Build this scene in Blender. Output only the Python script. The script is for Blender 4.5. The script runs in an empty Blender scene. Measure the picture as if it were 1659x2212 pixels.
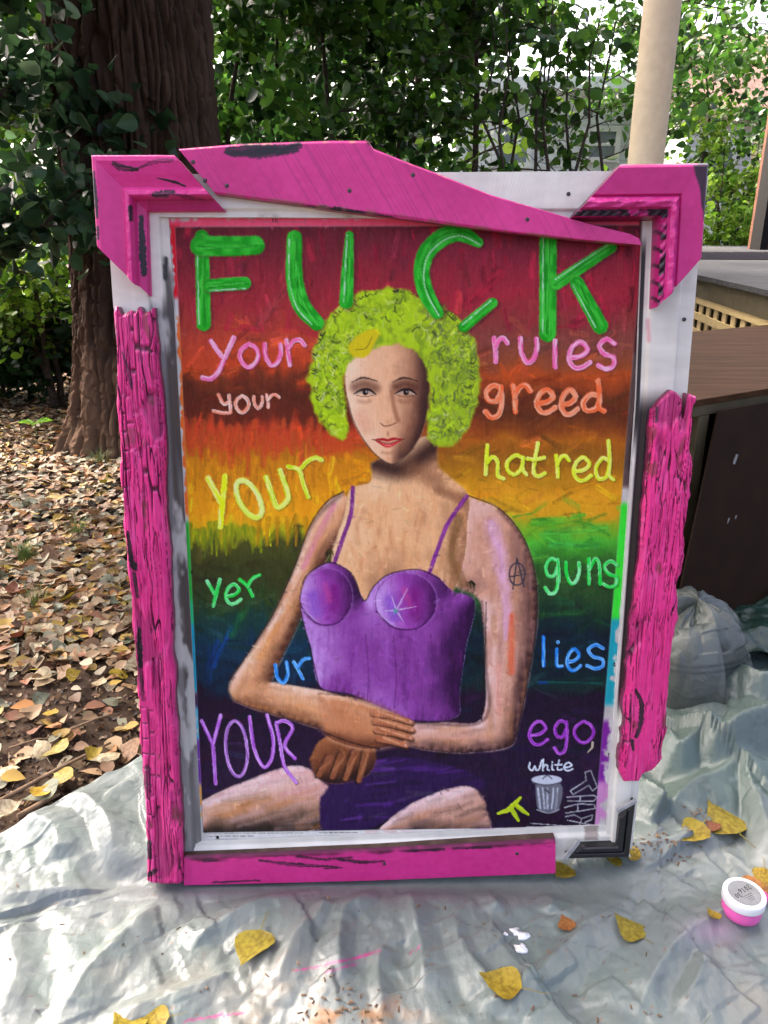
import bpy, bmesh, math, random
import numpy as np
from mathutils import Vector, Matrix

rnd = random.Random(7)
npr = np.random.RandomState(11)
scene = bpy.context.scene
COL = scene.collection

# ------------------------------------------------------------------ camera, sky, sun, exposure
CAM_H = 1.254
PITCH = math.radians(20.0)
FPX, CX, CY = 1662.3, 829.5, 1106.0           # focal length and centre on a 1659 x 2212 picture
cam_d = bpy.data.cameras.new('camera')
cam = bpy.data.objects.new('camera', cam_d)
COL.objects.link(cam)
cam.location = (0, 0, CAM_H)
cam.rotation_euler = (math.pi / 2 - PITCH, 0, 0)
cam_d.sensor_fit = 'VERTICAL'
cam_d.sensor_height = 36.0
cam_d.lens = 36.0 * FPX / 2212.0
cam_d.clip_start = 0.05
cam_d.clip_end = 500
scene.camera = cam

SUN_EL, SUN_AZ = math.radians(46), math.radians(-42)   # azimuth measured from +Y towards +X
world = bpy.data.worlds.new('World')
scene.world = world
world.use_nodes = True
wn = world.node_tree.nodes
sky = wn.new('ShaderNodeTexSky')
sky.sky_type = 'NISHITA'
sky.sun_disc = False
sky.sun_elevation = SUN_EL
sky.sun_rotation = SUN_AZ
sky.air_density = 0.35
sky.dust_density = 9.0
sky.ozone_density = 0.0
world.node_tree.links.new(sky.outputs[0], wn['Background'].inputs[0])
wn['Background'].inputs[1].default_value = 0.15
sun_d = bpy.data.lights.new('sun', 'SUN')
sun_d.energy = 1.1
sun_d.angle = math.radians(24)
sun_d.color = (1.0, 0.95, 0.87)
sun = bpy.data.objects.new('sun', sun_d)
COL.objects.link(sun)
sdir = Vector((math.sin(SUN_AZ) * math.cos(SUN_EL), math.cos(SUN_AZ) * math.cos(SUN_EL), math.sin(SUN_EL)))
sun.rotation_euler = (-sdir).to_track_quat('-Z', 'Y').to_euler()
sun.location = sdir * 30
vs = scene.view_settings
vs.view_transform = 'Standard'
vs.look = 'None'
vs.exposure = 3.05
vs.gamma = 1.0
vs.use_curve_mapping = False
scene.cycles.max_bounces = 8
scene.cycles.transparent_max_bounces = 8

# ------------------------------------------------------------------ picture <-> place
SP, CP = math.sin(PITCH), math.cos(PITCH)
def ray(x, y):
    x = np.asarray(x, float); y = np.asarray(y, float)
    a = (x - CX) / FPX; b = (y - CY) / FPX
    return np.stack([a, CP - b * SP, -SP - b * CP], -1)
def ground(x, y, z=0.0):
    r = ray(x, y); return r * ((z - CAM_H) / r[..., 2])[..., None] + np.array([0, 0, CAM_H])
def at(x, y, Y):
    r = ray(x, y); return r * (Y / r[..., 1])[..., None] + np.array([0, 0, CAM_H])
def project(P):
    d = P - np.array([0, 0, CAM_H])
    fz = d[..., 1] * CP - d[..., 2] * SP
    dn = -d[..., 1] * SP - d[..., 2] * CP
    return CX + FPX * d[..., 0] / fz, CY + FPX * dn / fz
# the plane of the painting (bottom-left corner of the print, its two directions)
S = 0.80
O = np.array([-0.331, 1.124, -1.034]) * (S / 0.72) + np.array([0, 0, CAM_H])
U = np.array([1.0, 0.017, 0.004]); U /= np.linalg.norm(U)
V = np.array([0.011, 0.124, 0.992]); V /= np.linalg.norm(V)
N = np.cross(U, V); N /= np.linalg.norm(N)
if N[1] > 0: N = -N
PW, PH = S, S * 1.4574
G = np.linalg.inv(np.stack([U, V, N], 1))
def plane_uv(x, y, w=0.0):
    r = ray(x, y); C = np.array([0, 0, CAM_H])
    t = ((O + N * w - C) @ N) / (r @ N)
    P = C + r * t[..., None]
    q = (P - O - N * w) @ G.T
    return q[..., 0], q[..., 1]
def from_uvw(u, v, w):
    return O + u[..., None] * U + v[..., None] * V + w[..., None] * N

# ------------------------------------------------------------------ noise
def _hash(ix, iy, seed):
    h = (ix.astype(np.int64) * 374761393 + iy.astype(np.int64) * 668265263 + seed * 982451653) & 0xffffffff
    h = ((h ^ (h >> 13)) * 1274126177) & 0xffffffff
    return ((h ^ (h >> 16)) & 0xffffff) / float(0xffffff)
def vn(x, y, seed=0):
    x = np.asarray(x, float); y = np.asarray(y, float)
    ix = np.floor(x); iy = np.floor(y); fx = x - ix; fy = y - iy
    fx = fx * fx * (3 - 2 * fx); fy = fy * fy * (3 - 2 * fy)
    a = _hash(ix, iy, seed); b = _hash(ix + 1, iy, seed); c = _hash(ix, iy + 1, seed); d = _hash(ix + 1, iy + 1, seed)
    return (a * (1 - fx) + b * fx) * (1 - fy) + (c * (1 - fx) + d * fx) * fy
def fbm(x, y, o=4, seed=0):
    s = 0; a = .5; t = 0
    for k in range(o):
        s = s + a * vn(x, y, seed + k * 17); t += a
        x = x * 2.03 + 5.1; y = y * 2.03 + 3.7; a *= .5
    return s / t
def sstep(a, b, x):
    t = np.clip((x - a) / (b - a), 0, 1); return t * t * (3 - 2 * t)
def lin(c):
    c = np.asarray(c, float) / 255.0
    return np.where(c <= 0.04045, c / 12.92, ((c + 0.055) / 1.055) ** 2.4)

# ------------------------------------------------------------------ materials
MATS = {}
def newmat(name):
    m = bpy.data.materials.new(name); m.use_nodes = True
    nt = m.node_tree; b = nt.nodes['Principled BSDF']
    MATS[name] = m
    return m, nt, b
def noise_bump(nt, b, scale, strength, dist=0.002, detail=4, coord='Object', stretch=None):
    tc = nt.nodes.new('ShaderNodeTexCoord'); n = nt.nodes.new('ShaderNodeTexNoise'); bp = nt.nodes.new('ShaderNodeBump')
    src = tc.outputs[coord]
    if stretch:
        mp = nt.nodes.new('ShaderNodeMapping'); mp.inputs['Scale'].default_value = stretch
        nt.links.new(src, mp.inputs[0]); src = mp.outputs[0]
    nt.links.new(src, n.inputs['Vector']); n.inputs['Scale'].default_value = scale; n.inputs['Detail'].default_value = detail
    bp.inputs['Strength'].default_value = strength; bp.inputs['Distance'].default_value = dist
    nt.links.new(n.outputs['Fac'], bp.inputs['Height']); nt.links.new(bp.outputs[0], b.inputs['Normal'])
    return n
def vcol_mat(name, rough=.5, spec=.5, bump=None):
    m, nt, b = newmat(name)
    a = nt.nodes.new('ShaderNodeAttribute'); a.attribute_name = 'Col'
    nt.links.new(a.outputs['Color'], b.inputs['Base Color'])
    b.inputs['Roughness'].default_value = rough; b.inputs['Specular IOR Level'].default_value = spec
    if bump: noise_bump(nt, b, *bump)
    return m
def noise_mat(name, cols, scale=8, rough=.7, spec=.3, bump=None, stretch=None, detail=6):
    m, nt, b = newmat(name)
    tc = nt.nodes.new('ShaderNodeTexCoord'); n = nt.nodes.new('ShaderNodeTexNoise'); r = nt.nodes.new('ShaderNodeValToRGB')
    src = tc.outputs['Object']
    if stretch:
        mp = nt.nodes.new('ShaderNodeMapping'); mp.inputs['Scale'].default_value = stretch
        nt.links.new(src, mp.inputs[0]); src = mp.outputs[0]
    nt.links.new(src, n.inputs['Vector']); n.inputs['Scale'].default_value = scale; n.inputs['Detail'].default_value = detail
    nt.links.new(n.outputs['Fac'], r.inputs[0])
    cr = r.color_ramp
    for i, c in enumerate(cols):
        pos = .3 + .4 * i / max(1, len(cols) - 1)
        e = cr.elements[i] if i < 2 else cr.elements.new(pos)
        e.position = pos; e.color = (*c, 1)
    nt.links.new(r.outputs[0], b.inputs['Base Color'])
    b.inputs['Roughness'].default_value = rough; b.inputs['Specular IOR Level'].default_value = spec
    if bump:
        bp = nt.nodes.new('ShaderNodeBump'); bp.inputs['Strength'].default_value = bump[0]; bp.inputs['Distance'].default_value = bump[1]
        nt.links.new(n.outputs['Fac'], bp.inputs['Height']); nt.links.new(bp.outputs[0], b.inputs['Normal'])
    return m
def leaf_mat(name, trans=.4, objcol=False, rough=.45):
    m, nt, b = newmat(name)
    if objcol:
        a = nt.nodes.new('ShaderNodeObjectInfo'); out = a.outputs['Color']
        tc = nt.nodes.new('ShaderNodeTexCoord'); n = nt.nodes.new('ShaderNodeTexNoise')
        n.inputs['Scale'].default_value = 7; n.inputs['Detail'].default_value = 7
        nt.links.new(tc.outputs['Object'], n.inputs['Vector'])
        hs = nt.nodes.new('ShaderNodeMix'); hs.data_type = 'RGBA'; hs.blend_type = 'MULTIPLY'
        rp = nt.nodes.new('ShaderNodeValToRGB'); rp.color_ramp.elements[0].position = .36; rp.color_ramp.elements[1].position = .6
        rp.color_ramp.elements[0].color = (.42, .34, .26, 1); rp.color_ramp.elements[1].color = (1, 1, 1, 1)
        nt.links.new(n.outputs['Fac'], rp.inputs[0])
        hs.inputs[0].default_value = .8
        nt.links.new(out, hs.inputs[6]); nt.links.new(rp.outputs[0], hs.inputs[7]); out = hs.outputs[2]
    else:
        a = nt.nodes.new('ShaderNodeAttribute'); a.attribute_name = 'Col'; out = a.outputs['Color']
    nt.links.new(out, b.inputs['Base Color'])
    b.inputs['Roughness'].default_value = rough; b.inputs['Specular IOR Level'].default_value = .28
    tr = nt.nodes.new('ShaderNodeBsdfTranslucent'); mx = nt.nodes.new('ShaderNodeMixShader')
    nt.links.new(out, tr.inputs[0]); mx.inputs[0].default_value = trans
    nt.links.new(b.outputs[0], mx.inputs[1]); nt.links.new(tr.outputs[0], mx.inputs[2])
    nt.links.new(mx.outputs[0], nt.nodes['Material Output'].inputs[0])
    return m
vcol_mat('artist_paint', .5, .16, (900, .25, .0006, 2))
vcol_mat('gloss_pink_paint', .34, .35, (160, .25, .001, 4))
vcol_mat('weathered_pink_paint', .32, .4, (260, .55, .0022, 5, 'Object', (1, 1, .14)))
vcol_mat('white_frame_paint', .45, .4, (120, .3, .001, 4))
vcol_mat('bark', .9, .1, (45, .6, .01, 6))
leaf_mat('leaf', .45, False, .33)
leaf_mat('dry_leaf', .15, True, .55)
leaf_mat('litter', .12, False, .6)
noise_mat('soil', [(.02, .012, .008), (.045, .029, .019), (.085, .058, .04)], 9, .95, .1, (.9, .03), None, 10)
noise_mat('branch_bark', [(.03, .024, .018), (.08, .06, .045)], 30, .9, .1, (.5, .01))
noise_mat('cream_paint', [(.55, .46, .31), (.63, .54, .38)], 60, .55, .4, (.25, .002), None, 8)
noise_mat('lattice_paint', [(.5, .37, .17), (.58, .44, .21)], 20, .6, .3)
noise_mat('weathered_boards', [(.032, .032, .034), (.055, .055, .057), (.085, .084, .083)], 6, .8, .1, (.4, .003), (1, 14, 14), 8)
noise_mat('pale_board_edge', [(.17, .13, .115), (.22, .17, .15)], 8, .75, .3, (.4, .003), (1, 14, 14), 8)
noise_mat('olive_beam', [(.06, .048, .026), (.09, .072, .04)], 14, .8, .2, (.4, .003))
noise_mat('brown_plywood', [(.032, .015, .007), (.045, .022, .010), (.068, .034, .017)], 4, .75, .06, (.2, .002), (1, 9, 9), 8)
noise_mat('dark_hardboard', [(.014, .0065, .003), (.021, .0095, .0045)], 12, .7, .12)
noise_mat('near_black_fill', [(.005, .004, .004), (.008, .007, .006)], 12, .8, .2)  # near-black: shade in the open table front, also the dark post edge
noise_mat('rust_wood', [(.09, .03, .015), (.2, .075, .035)], 8, .7, .3, (.4, .004), (8, 8, 1))
noise_mat('black_metal', [(.008, .008, .009), (.013, .013, .014)], 60, .3, .6)
noise_mat('bare_aluminium', [(.22, .22, .225), (.34, .34, .34)], 60, .35, .6)
noise_mat('white_plastic', [(.78, .77, .76), (.83, .82, .82)], 30, .35, .5)
noise_mat('pink_plastic', [(.72, .1, .36), (.78, .13, .42)], 40, .35, .5)
noise_mat('grey_sticker', [(.2, .2, .19), (.26, .26, .25)], 60, .5, .4)
noise_mat('black_ink', [(.01, .01, .01), (.015, .015, .015)], 60, .6, .2)
noise_mat('house_siding', [(.7, .71, .72), (.78, .78, .78)], 3, .6, .3)
noise_mat('house_glass', [(.1, .12, .14), (.2, .22, .25)], 2, .08, .8)
noise_mat('yellow_trim', [(.62, .5, .26), (.7, .57, .32)], 5, .6, .3)
noise_mat('roof_shingle', [(.13, .075, .06), (.22, .13, .1), (.3, .2, .16)], 18, .9, .2, (.5, .01))
noise_mat('screw_steel', [(.02, .016, .018), (.07, .05, .055)], 300, .5, .4)
noise_mat('twig_wood', [(.12, .075, .045), (.24, .16, .1)], 40, .85, .15)
noise_mat('grass_blade', [(.07, .12, .025), (.2, .24, .07)], 8, .6, .3)
noise_mat('wet_white_paint', [(.82, .82, .82), (.88, .88, .88)], 60, .25, .6)
noise_mat('pink_drip', [(.6, .03, .25), (.72, .06, .33)], 60, .35, .5)
noise_mat('pale_road', [(.5, .55, .62), (.58, .62, .68)], 2, .8, .2)

# ------------------------------------------------------------------ object helpers
def tag(o, label=None, cat=None, group=None, kind=None):
    if label: o['label'] = label
    if cat: o['category'] = cat
    if group: o['group'] = group
    if kind: o['kind'] = kind
    return o
def empty(name, loc=(0, 0, 0)):
    o = bpy.data.objects.new(name, None); COL.objects.link(o); o.location = loc; o.empty_display_size = .1
    return o
def link(name, me, mat=None, parent=None):
    o = bpy.data.objects.new(name, me); COL.objects.link(o)
    if mat and not me.materials: me.materials.append(MATS[mat])
    if parent is not None:
        o.parent = parent
        o.location = -Vector(parent.location) if parent.type == 'EMPTY' and parent.parent is None else (0, 0, 0)
    return o
def mesh_np(name, verts, quads, cols=None, smooth=True, tris=None):
    me = bpy.data.meshes.new(name)
    verts = np.ascontiguousarray(verts, np.float32)
    me.vertices.add(len(verts)); me.vertices.foreach_set('co', verts.ravel())
    idx = []; starts = []; n = 0
    for f, k in ((quads, 4), (tris, 3)):
        if f is None or len(f) == 0: continue
        f = np.asarray(f, np.int32); idx.append(f.ravel()); starts.append(n + np.arange(len(f)) * k); n += f.size
    idx = np.concatenate(idx); starts = np.concatenate(starts)
    me.loops.add(len(idx)); me.loops.foreach_set('vertex_index', idx)
    me.polygons.add(len(starts)); me.polygons.foreach_set('loop_start', starts.astype(np.int32))
    me.update(calc_edges=True); me.validate()
    if smooth: me.polygons.foreach_set('use_smooth', np.ones(len(me.polygons), bool))
    if cols is not None:
        a = me.color_attributes.new('Col', 'FLOAT_COLOR', 'POINT')
        c4 = np.ones((len(verts), 4), np.float32); c4[:, :3] = cols
        a.data.foreach_set('color', c4.ravel())
    me.update()
    return me
def grid_faces(n, m, off=0):
    i = np.arange(n - 1)[:, None] * m + np.arange(m - 1)[None, :]
    return (np.stack([i, i + 1, i + m + 1, i + m], -1).reshape(-1, 4)) + off
class MB:
    def __init__(s): s.v = []; s.f = []
    def box(s, c, d, rot=None):
        k = len(s.v)
        for dx in (-.5, .5):
            for dy in (-.5, .5):
                for dz in (-.5, .5):
                    p = Vector((dx * d[0], dy * d[1], dz * d[2]))
                    if rot is not None: p = rot @ p
                    s.v.append(tuple(p + Vector(c)))
        for q in ((0, 1, 3, 2), (4, 6, 7, 5), (0, 4, 5, 1), (2, 3, 7, 6), (0, 2, 6, 4), (1, 5, 7, 3)): s.f.append(tuple(k + i for i in q))
        return s
    def hexa(s, top, bot):
        k = len(s.v); n = len(top); s.v += [tuple(p) for p in top] + [tuple(p) for p in bot]
        s.f.append(tuple(k + i for i in range(n))); s.f.append(tuple(k + n + i for i in reversed(range(n))))
        for i in range(n):
            j = (i + 1) % n; s.f.append((k + i, k + n + i, k + n + j, k + j))
        return s
    def tube(s, pts, rad, n=8, cap=True):
        pts = [Vector(p) for p in pts]; k = len(s.v)
        if not hasattr(rad, '__len__'): rad = [rad] * len(pts)
        for i, p in enumerate(pts):
            d = (pts[min(i + 1, len(pts) - 1)] - pts[max(i - 1, 0)]).normalized()
            a = d.cross(Vector((.31, .77, .55))); a.normalize(); b = d.cross(a)
            for j in range(n):
                t = 2 * math.pi * j / n
                s.v.append(tuple(p + (a * math.cos(t) + b * math.sin(t)) * rad[i]))
        for i in range(len(pts) - 1):
            for j in range(n):
                s.f.append((k + i * n + j, k + i * n + (j + 1) % n, k + (i + 1) * n + (j + 1) % n, k + (i + 1) * n + j))
        if cap:
            s.f.append(tuple(k + j for j in reversed(range(n)))); s.f.append(tuple(k + (len(pts) - 1) * n + j for j in range(n)))
        return s
    def lathe(s, prof, c, n=32):
        k = len(s.v)
        for (r, z) in prof:
            for j in range(n):
                t = 2 * math.pi * j / n; s.v.append((c[0] + r * math.cos(t), c[1] + r * math.sin(t), c[2] + z))
        for i in range(len(prof) - 1):
            for j in range(n):
                s.f.append((k + i * n + j, k + i * n + (j + 1) % n, k + (i + 1) * n + (j + 1) % n, k + (i + 1) * n + j))
        s.f.append(tuple(k + j for j in reversed(range(n)))); s.f.append(tuple(k + (len(prof) - 1) * n + j for j in range(n)))
        return s
    def build(s, name, mat, parent=None, smooth=False, bevel=0):
        me = bpy.data.meshes.new(name); me.from_pydata(s.v, [], s.f); me.validate(); me.update()
        if smooth: me.polygons.foreach_set('use_smooth', np.ones(len(me.polygons), bool))
        o = link(name, me, mat, parent)
        if bevel:
            md = o.modifiers.new('bevel', 'BEVEL'); md.width = bevel; md.segments = 2
        return o

# ------------------------------------------------------------------ paint engine: colour per vertex of a dense mesh
def smooth_poly(pts, n=10):
    p = np.array(pts, float)
    if len(p) < 3: return p
    q = np.vstack([2 * p[0] - p[1], p, 2 * p[-1] - p[-2]]); out = []
    for i in range(1, len(q) - 2):
        t = np.linspace(0, 1, n, endpoint=False)[:, None]
        a, b, c, d = q[i - 1], q[i], q[i + 1], q[i + 2]
        out.append(.5 * (2 * b + (c - a) * t + (2 * a - 5 * b + 4 * c - d) * t ** 2 + (3 * b - a - 3 * c + d) * t ** 3))
    out.append(p[-1:]); return np.vstack(out)
class Paint:
    def __init__(s, X, Y, base):
        s.X, s.Y = X, Y
        s.C = np.empty(X.shape + (3,)); s.C[...] = base
        s.H = np.zeros(X.shape)
        s.r0, s.r1 = Y.min(1), Y.max(1); s.c0, s.c1 = X.min(0), X.max(0)
    def win(s, x0, y0, x1, y1):
        r = np.nonzero((s.r1 >= y0) & (s.r0 <= y1))[0]; c = np.nonzero((s.c1 >= x0) & (s.c0 <= x1))[0]
        if len(r) == 0 or len(c) == 0: return None
        return slice(r[0], r[-1] + 1), slice(c[0], c[-1] + 1)
    def stroke(s, pts, r, col, col2=None, soft=.3, a=1., streak=0., hgt=0., sm=True, clip=None, rough=.12, seed=None):
        pts = np.array(pts, float)
        rr = np.array(r if hasattr(r, '__len__') else [r] * len(pts), float)
        if sm and len(pts) > 2:
            P = smooth_poly(pts, 8); R = np.interp(np.linspace(0, 1, len(P)), np.linspace(0, 1, len(rr)), rr)
        else: P, R = pts, rr
        if len(P) == 1: P = np.vstack([P, P + .01]); R = np.array([R[0], R[0]])
        m = R.max() * 1.3
        w = s.win(P[:, 0].min() - m, P[:, 1].min() - m, P[:, 0].max() + m, P[:, 1].max() + m)
        if w is None: return
        X, Y = s.X[w], s.Y[w]
        best = np.full(X.shape, 9.); T = np.zeros(X.shape); SD = np.zeros(X.shape); acc = 0
        for i in range(len(P) - 1):
            d = P[i + 1] - P[i]; L = math.hypot(*d) + 1e-9
            px, py = X - P[i, 0], Y - P[i, 1]
            t = np.clip((px * d[0] + py * d[1]) / L / L, 0, 1)
            ex, ey = px - t * d[0], py - t * d[1]
            dn = np.hypot(ex, ey) / (R[i] + (R[i + 1] - R[i]) * t)
            k = dn < best
            best = np.where(k, dn, best); T = np.where(k, acc + t * L, T)
            SD = np.where(k, np.sign(d[0] * py - d[1] * px) * dn, SD); acc += L
        sd = seed if seed is not None else int(abs(P[0, 0] * 13 + P[0, 1] * 7)) % 9999
        best = best + rough * (vn(X * .25, Y * .25, sd) - .5) * 2
        al = a * (1 - sstep(1 - soft, 1, best))
        st = vn(SD * 4 + 50, T * .035, sd + 3)
        if streak: al = al * (1 - streak * sstep(.45, .75, st))
        if clip is not None: al = al * clip[w]
        c = np.array(col, float)
        if col2 is not None:
            k = np.clip((vn(SD * 3 + 20, T * .05, sd + 9) - .3) * 2.2, 0, 1)[..., None]
            c = c * (1 - k) + np.array(col2, float) * k
        s.C[w] = s.C[w] * (1 - al[..., None]) + c * al[..., None]
        if hgt:
            s.H[w] = np.maximum(s.H[w], hgt * al * (np.sqrt(np.clip(1 - best ** 2, 0, 1)) * .6 + .4 * st))
    def poly(s, pts, col, soft=3., a=1., warp=0., wf=.05, sm=True, seed=5, closed=True):
        P = np.array(pts, float)
        if sm: P = smooth_poly(np.vstack([P, P[:1]]), 5)[:-1]
        m = soft + warp + 2
        w = s.win(P[:, 0].min() - m, P[:, 1].min() - m, P[:, 0].max() + m, P[:, 1].max() + m)
        full = np.zeros(s.X.shape)
        if w is None: return full
        X, Y = s.X[w], s.Y[w]
        ins = np.zeros(X.shape, bool); dm = np.full(X.shape, 1e9)
        for i in range(len(P)):
            p, q = P[i], P[(i + 1) % len(P)]
            d = q - p; L2 = d @ d + 1e-9
            t = np.clip(((X - p[0]) * d[0] + (Y - p[1]) * d[1]) / L2, 0, 1)
            dm = np.minimum(dm, np.hypot(X - p[0] - t * d[0], Y - p[1] - t * d[1]))
            if p[1] != q[1]:
                k = ((p[1] > Y) != (q[1] > Y)) & (X < (q[0] - p[0]) * (Y - p[1]) / (q[1] - p[1]) + p[0])
                ins ^= k
        sdv = np.where(ins, dm, -dm)
        if warp: sdv = sdv + warp * (fbm(X * wf, Y * wf, 3, seed) - .5) * 2
        al = sstep(-soft, soft, sdv)
        full[w] = al
        al = al * a
        if col is not None: s.C[w] = s.C[w] * (1 - al[..., None]) + np.array(col, float) * al[..., None]
        return full
    def form(s, pts, base, light, dark, R, L=(-.62, -.78), soft=3., warp=1., sm=True):
        """a shape modelled in paint: edges that face the light are lighter, the far edges darker"""
        P = np.array(pts, float)
        if sm: P = smooth_poly(np.vstack([P, P[:1]]), 5)[:-1]
        m = soft + warp + 2; full = np.zeros(s.X.shape)
        w = s.win(P[:, 0].min() - m, P[:, 1].min() - m, P[:, 0].max() + m, P[:, 1].max() + m)
        X, Y = s.X[w], s.Y[w]
        ins = np.zeros(X.shape, bool); dm = np.full(X.shape, 1e9); sx = np.zeros(X.shape); sy = np.zeros(X.shape); sw = np.zeros(X.shape)
        for i in range(len(P)):
            p, q = P[i], P[(i + 1) % len(P)]; d = q - p; L2 = d @ d + 1e-9
            t = np.clip(((X - p[0]) * d[0] + (Y - p[1]) * d[1]) / L2, 0, 1)
            ex, ey = X - p[0] - t * d[0], Y - p[1] - t * d[1]; r = np.hypot(ex, ey) + 1e-6
            dm = np.minimum(dm, r); k = math.sqrt(L2) / r ** 3; sx -= ex / r * k; sy -= ey / r * k; sw += k
            if p[1] != q[1]: ins ^= ((p[1] > Y) != (q[1] > Y)) & (X < (q[0] - p[0]) * (Y - p[1]) / (q[1] - p[1]) + p[0])
        nx, ny = sx / sw, sy / sw
        sdv = np.where(ins, dm, -dm) + warp * (fbm(X * .05, Y * .05, 3, 5) - .5) * 2
        al = sstep(-soft, soft, sdv); full[w] = al
        sh = (nx * L[0] + ny * L[1]) * np.clip(1.15 - np.clip(dm, 0, R) / R, 0, 1) * 1.25 + (fbm(X * .03, Y * .03, 3, 15) - .5) * .5
        sh = np.clip(sh, -1, 1)[..., None]; b = np.array(base, float)
        c = np.where(sh > 0, b + (np.array(light, float) - b) * sh, b + (np.array(dark, float) - b) * -sh)
        s.C[w] = s.C[w] * (1 - al[..., None]) + c * al[..., None]
        return full
    def mix(s, mask, col):
        s.C = s.C * (1 - mask[..., None]) + np.array(col, float) * mask[..., None]
ALB = 0.92
def vivid(C, k=1.08):
    l = C.mean(-1, keepdims=True); return l + (C - l) * k - 4
def albedo(C): return np.clip(lin(np.clip(C, 0, 255)) * ALB, 0.004, 0.86)

# board: a dense sheet between two outlines A and B (picture points), with side walls down to the backing
def resamp(P, n):
    P = np.array(P, float); d = np.r_[0, np.cumsum(np.hypot(*np.diff(P, axis=0).T))]
    t = np.linspace(0, d[-1], n); return np.stack([np.interp(t, d, P[:, 0]), np.interp(t, d, P[:, 1])], 1)
def interp_pts(P, n, corner=False):
    P = np.array(P, float)
    if corner:   # equal share of samples for each leg, so A and B meet on the mitre
        k = len(P) - 1; out = []
        for i in range(k):
            t = np.linspace(0, 1, n // k, endpoint=(i == k - 1))[:, None]; out.append(P[i] * (1 - t) + P[i + 1] * t)
        return np.vstack(out)
    return resamp(P, n)
def board(name, A, B, n, m, wA, wB, wfun, paint, side, mat, parent, wback=-.01, corner=False, jag=None, topside=None):
    a = interp_pts(A, n, corner); b = interp_pts(B, n, corner); n = len(a)
    ua, va = plane_uv(a[:, 0], a[:, 1], wA); ub, vb = plane_uv(b[:, 0], b[:, 1], wB)
    s = np.linspace(0, 1, m)[None, :]; t = np.linspace(0, 1, n)[:, None] * np.ones((1, m)); s2 = s * np.ones((n, 1))
    u = ua[:, None] * (1 - s) + ub[:, None] * s; v = va[:, None] * (1 - s) + vb[:, None] * s
    if jag is not None:
        du, dv = jag(t, s2); u = u + du; v = v + dv
    w = wfun(t, s2, u, v)
    P = from_uvw(u, v, w); X, Y = project(P)
    pt = Paint(X, Y, (200, 200, 200)); paint(pt, t, s2, u, v)
    w2 = w + pt.H; P = from_uvw(u, v, w2)
    verts = [P.reshape(-1, 3)]; cols = [albedo(pt.C).reshape(-1, 3)]; faces = [grid_faces(n, m)]
    off = n * m
    ring = np.concatenate([np.stack([np.zeros(m, int), np.arange(m)], 1), np.stack([np.arange(n), np.full(n, m - 1)], 1)[1:],
                           np.stack([np.full(m, n - 1), np.arange(m)[::-1]], 1)[1:], np.stack([np.arange(n)[::-1], np.zeros(n, int)], 1)[1:]])
    top = P[ring[:, 0], ring[:, 1]]
    bu, bv = u[ring[:, 0], ring[:, 1]], v[ring[:, 0], ring[:, 1]]
    k = len(ring)
    bot = from_uvw(bu, bv, np.full(k, wback))
    sc = np.array(side, float) * np.ones((k, 3))
    sc += (fbm(bu * 60, bv * 60, 3, 3)[:, None] - .5) * 50
    if topside is not None:
        isA = np.zeros(k, bool); isA[m + n - 1 + m - 1:] = True
        sc[isA] = np.array(topside, float) + (fbm(bu * 40, bv * 90, 3, 3)[isA][:, None] - .5) * 60
    verts += [top, bot]; cols += [albedo(sc), albedo(sc)]
    i = np.arange(k - 1); faces.append(np.stack([off + i + 1, off + i, off + k + i, off + k + i + 1], 1))
    me = mesh_np(name, np.vstack(verts), np.vstack(faces), np.vstack(cols))
    o = link(name, me, mat, parent)
    return o


# ================================================================== THE PAINTING
base_pt = ground(640, 1915)
art = empty('framed_painting', (float(base_pt[0]), float(base_pt[1]), 0.0))
tag(art, 'large painted picture of a green-haired woman in a patchwork pink frame standing on the tarp', 'painting')

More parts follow.
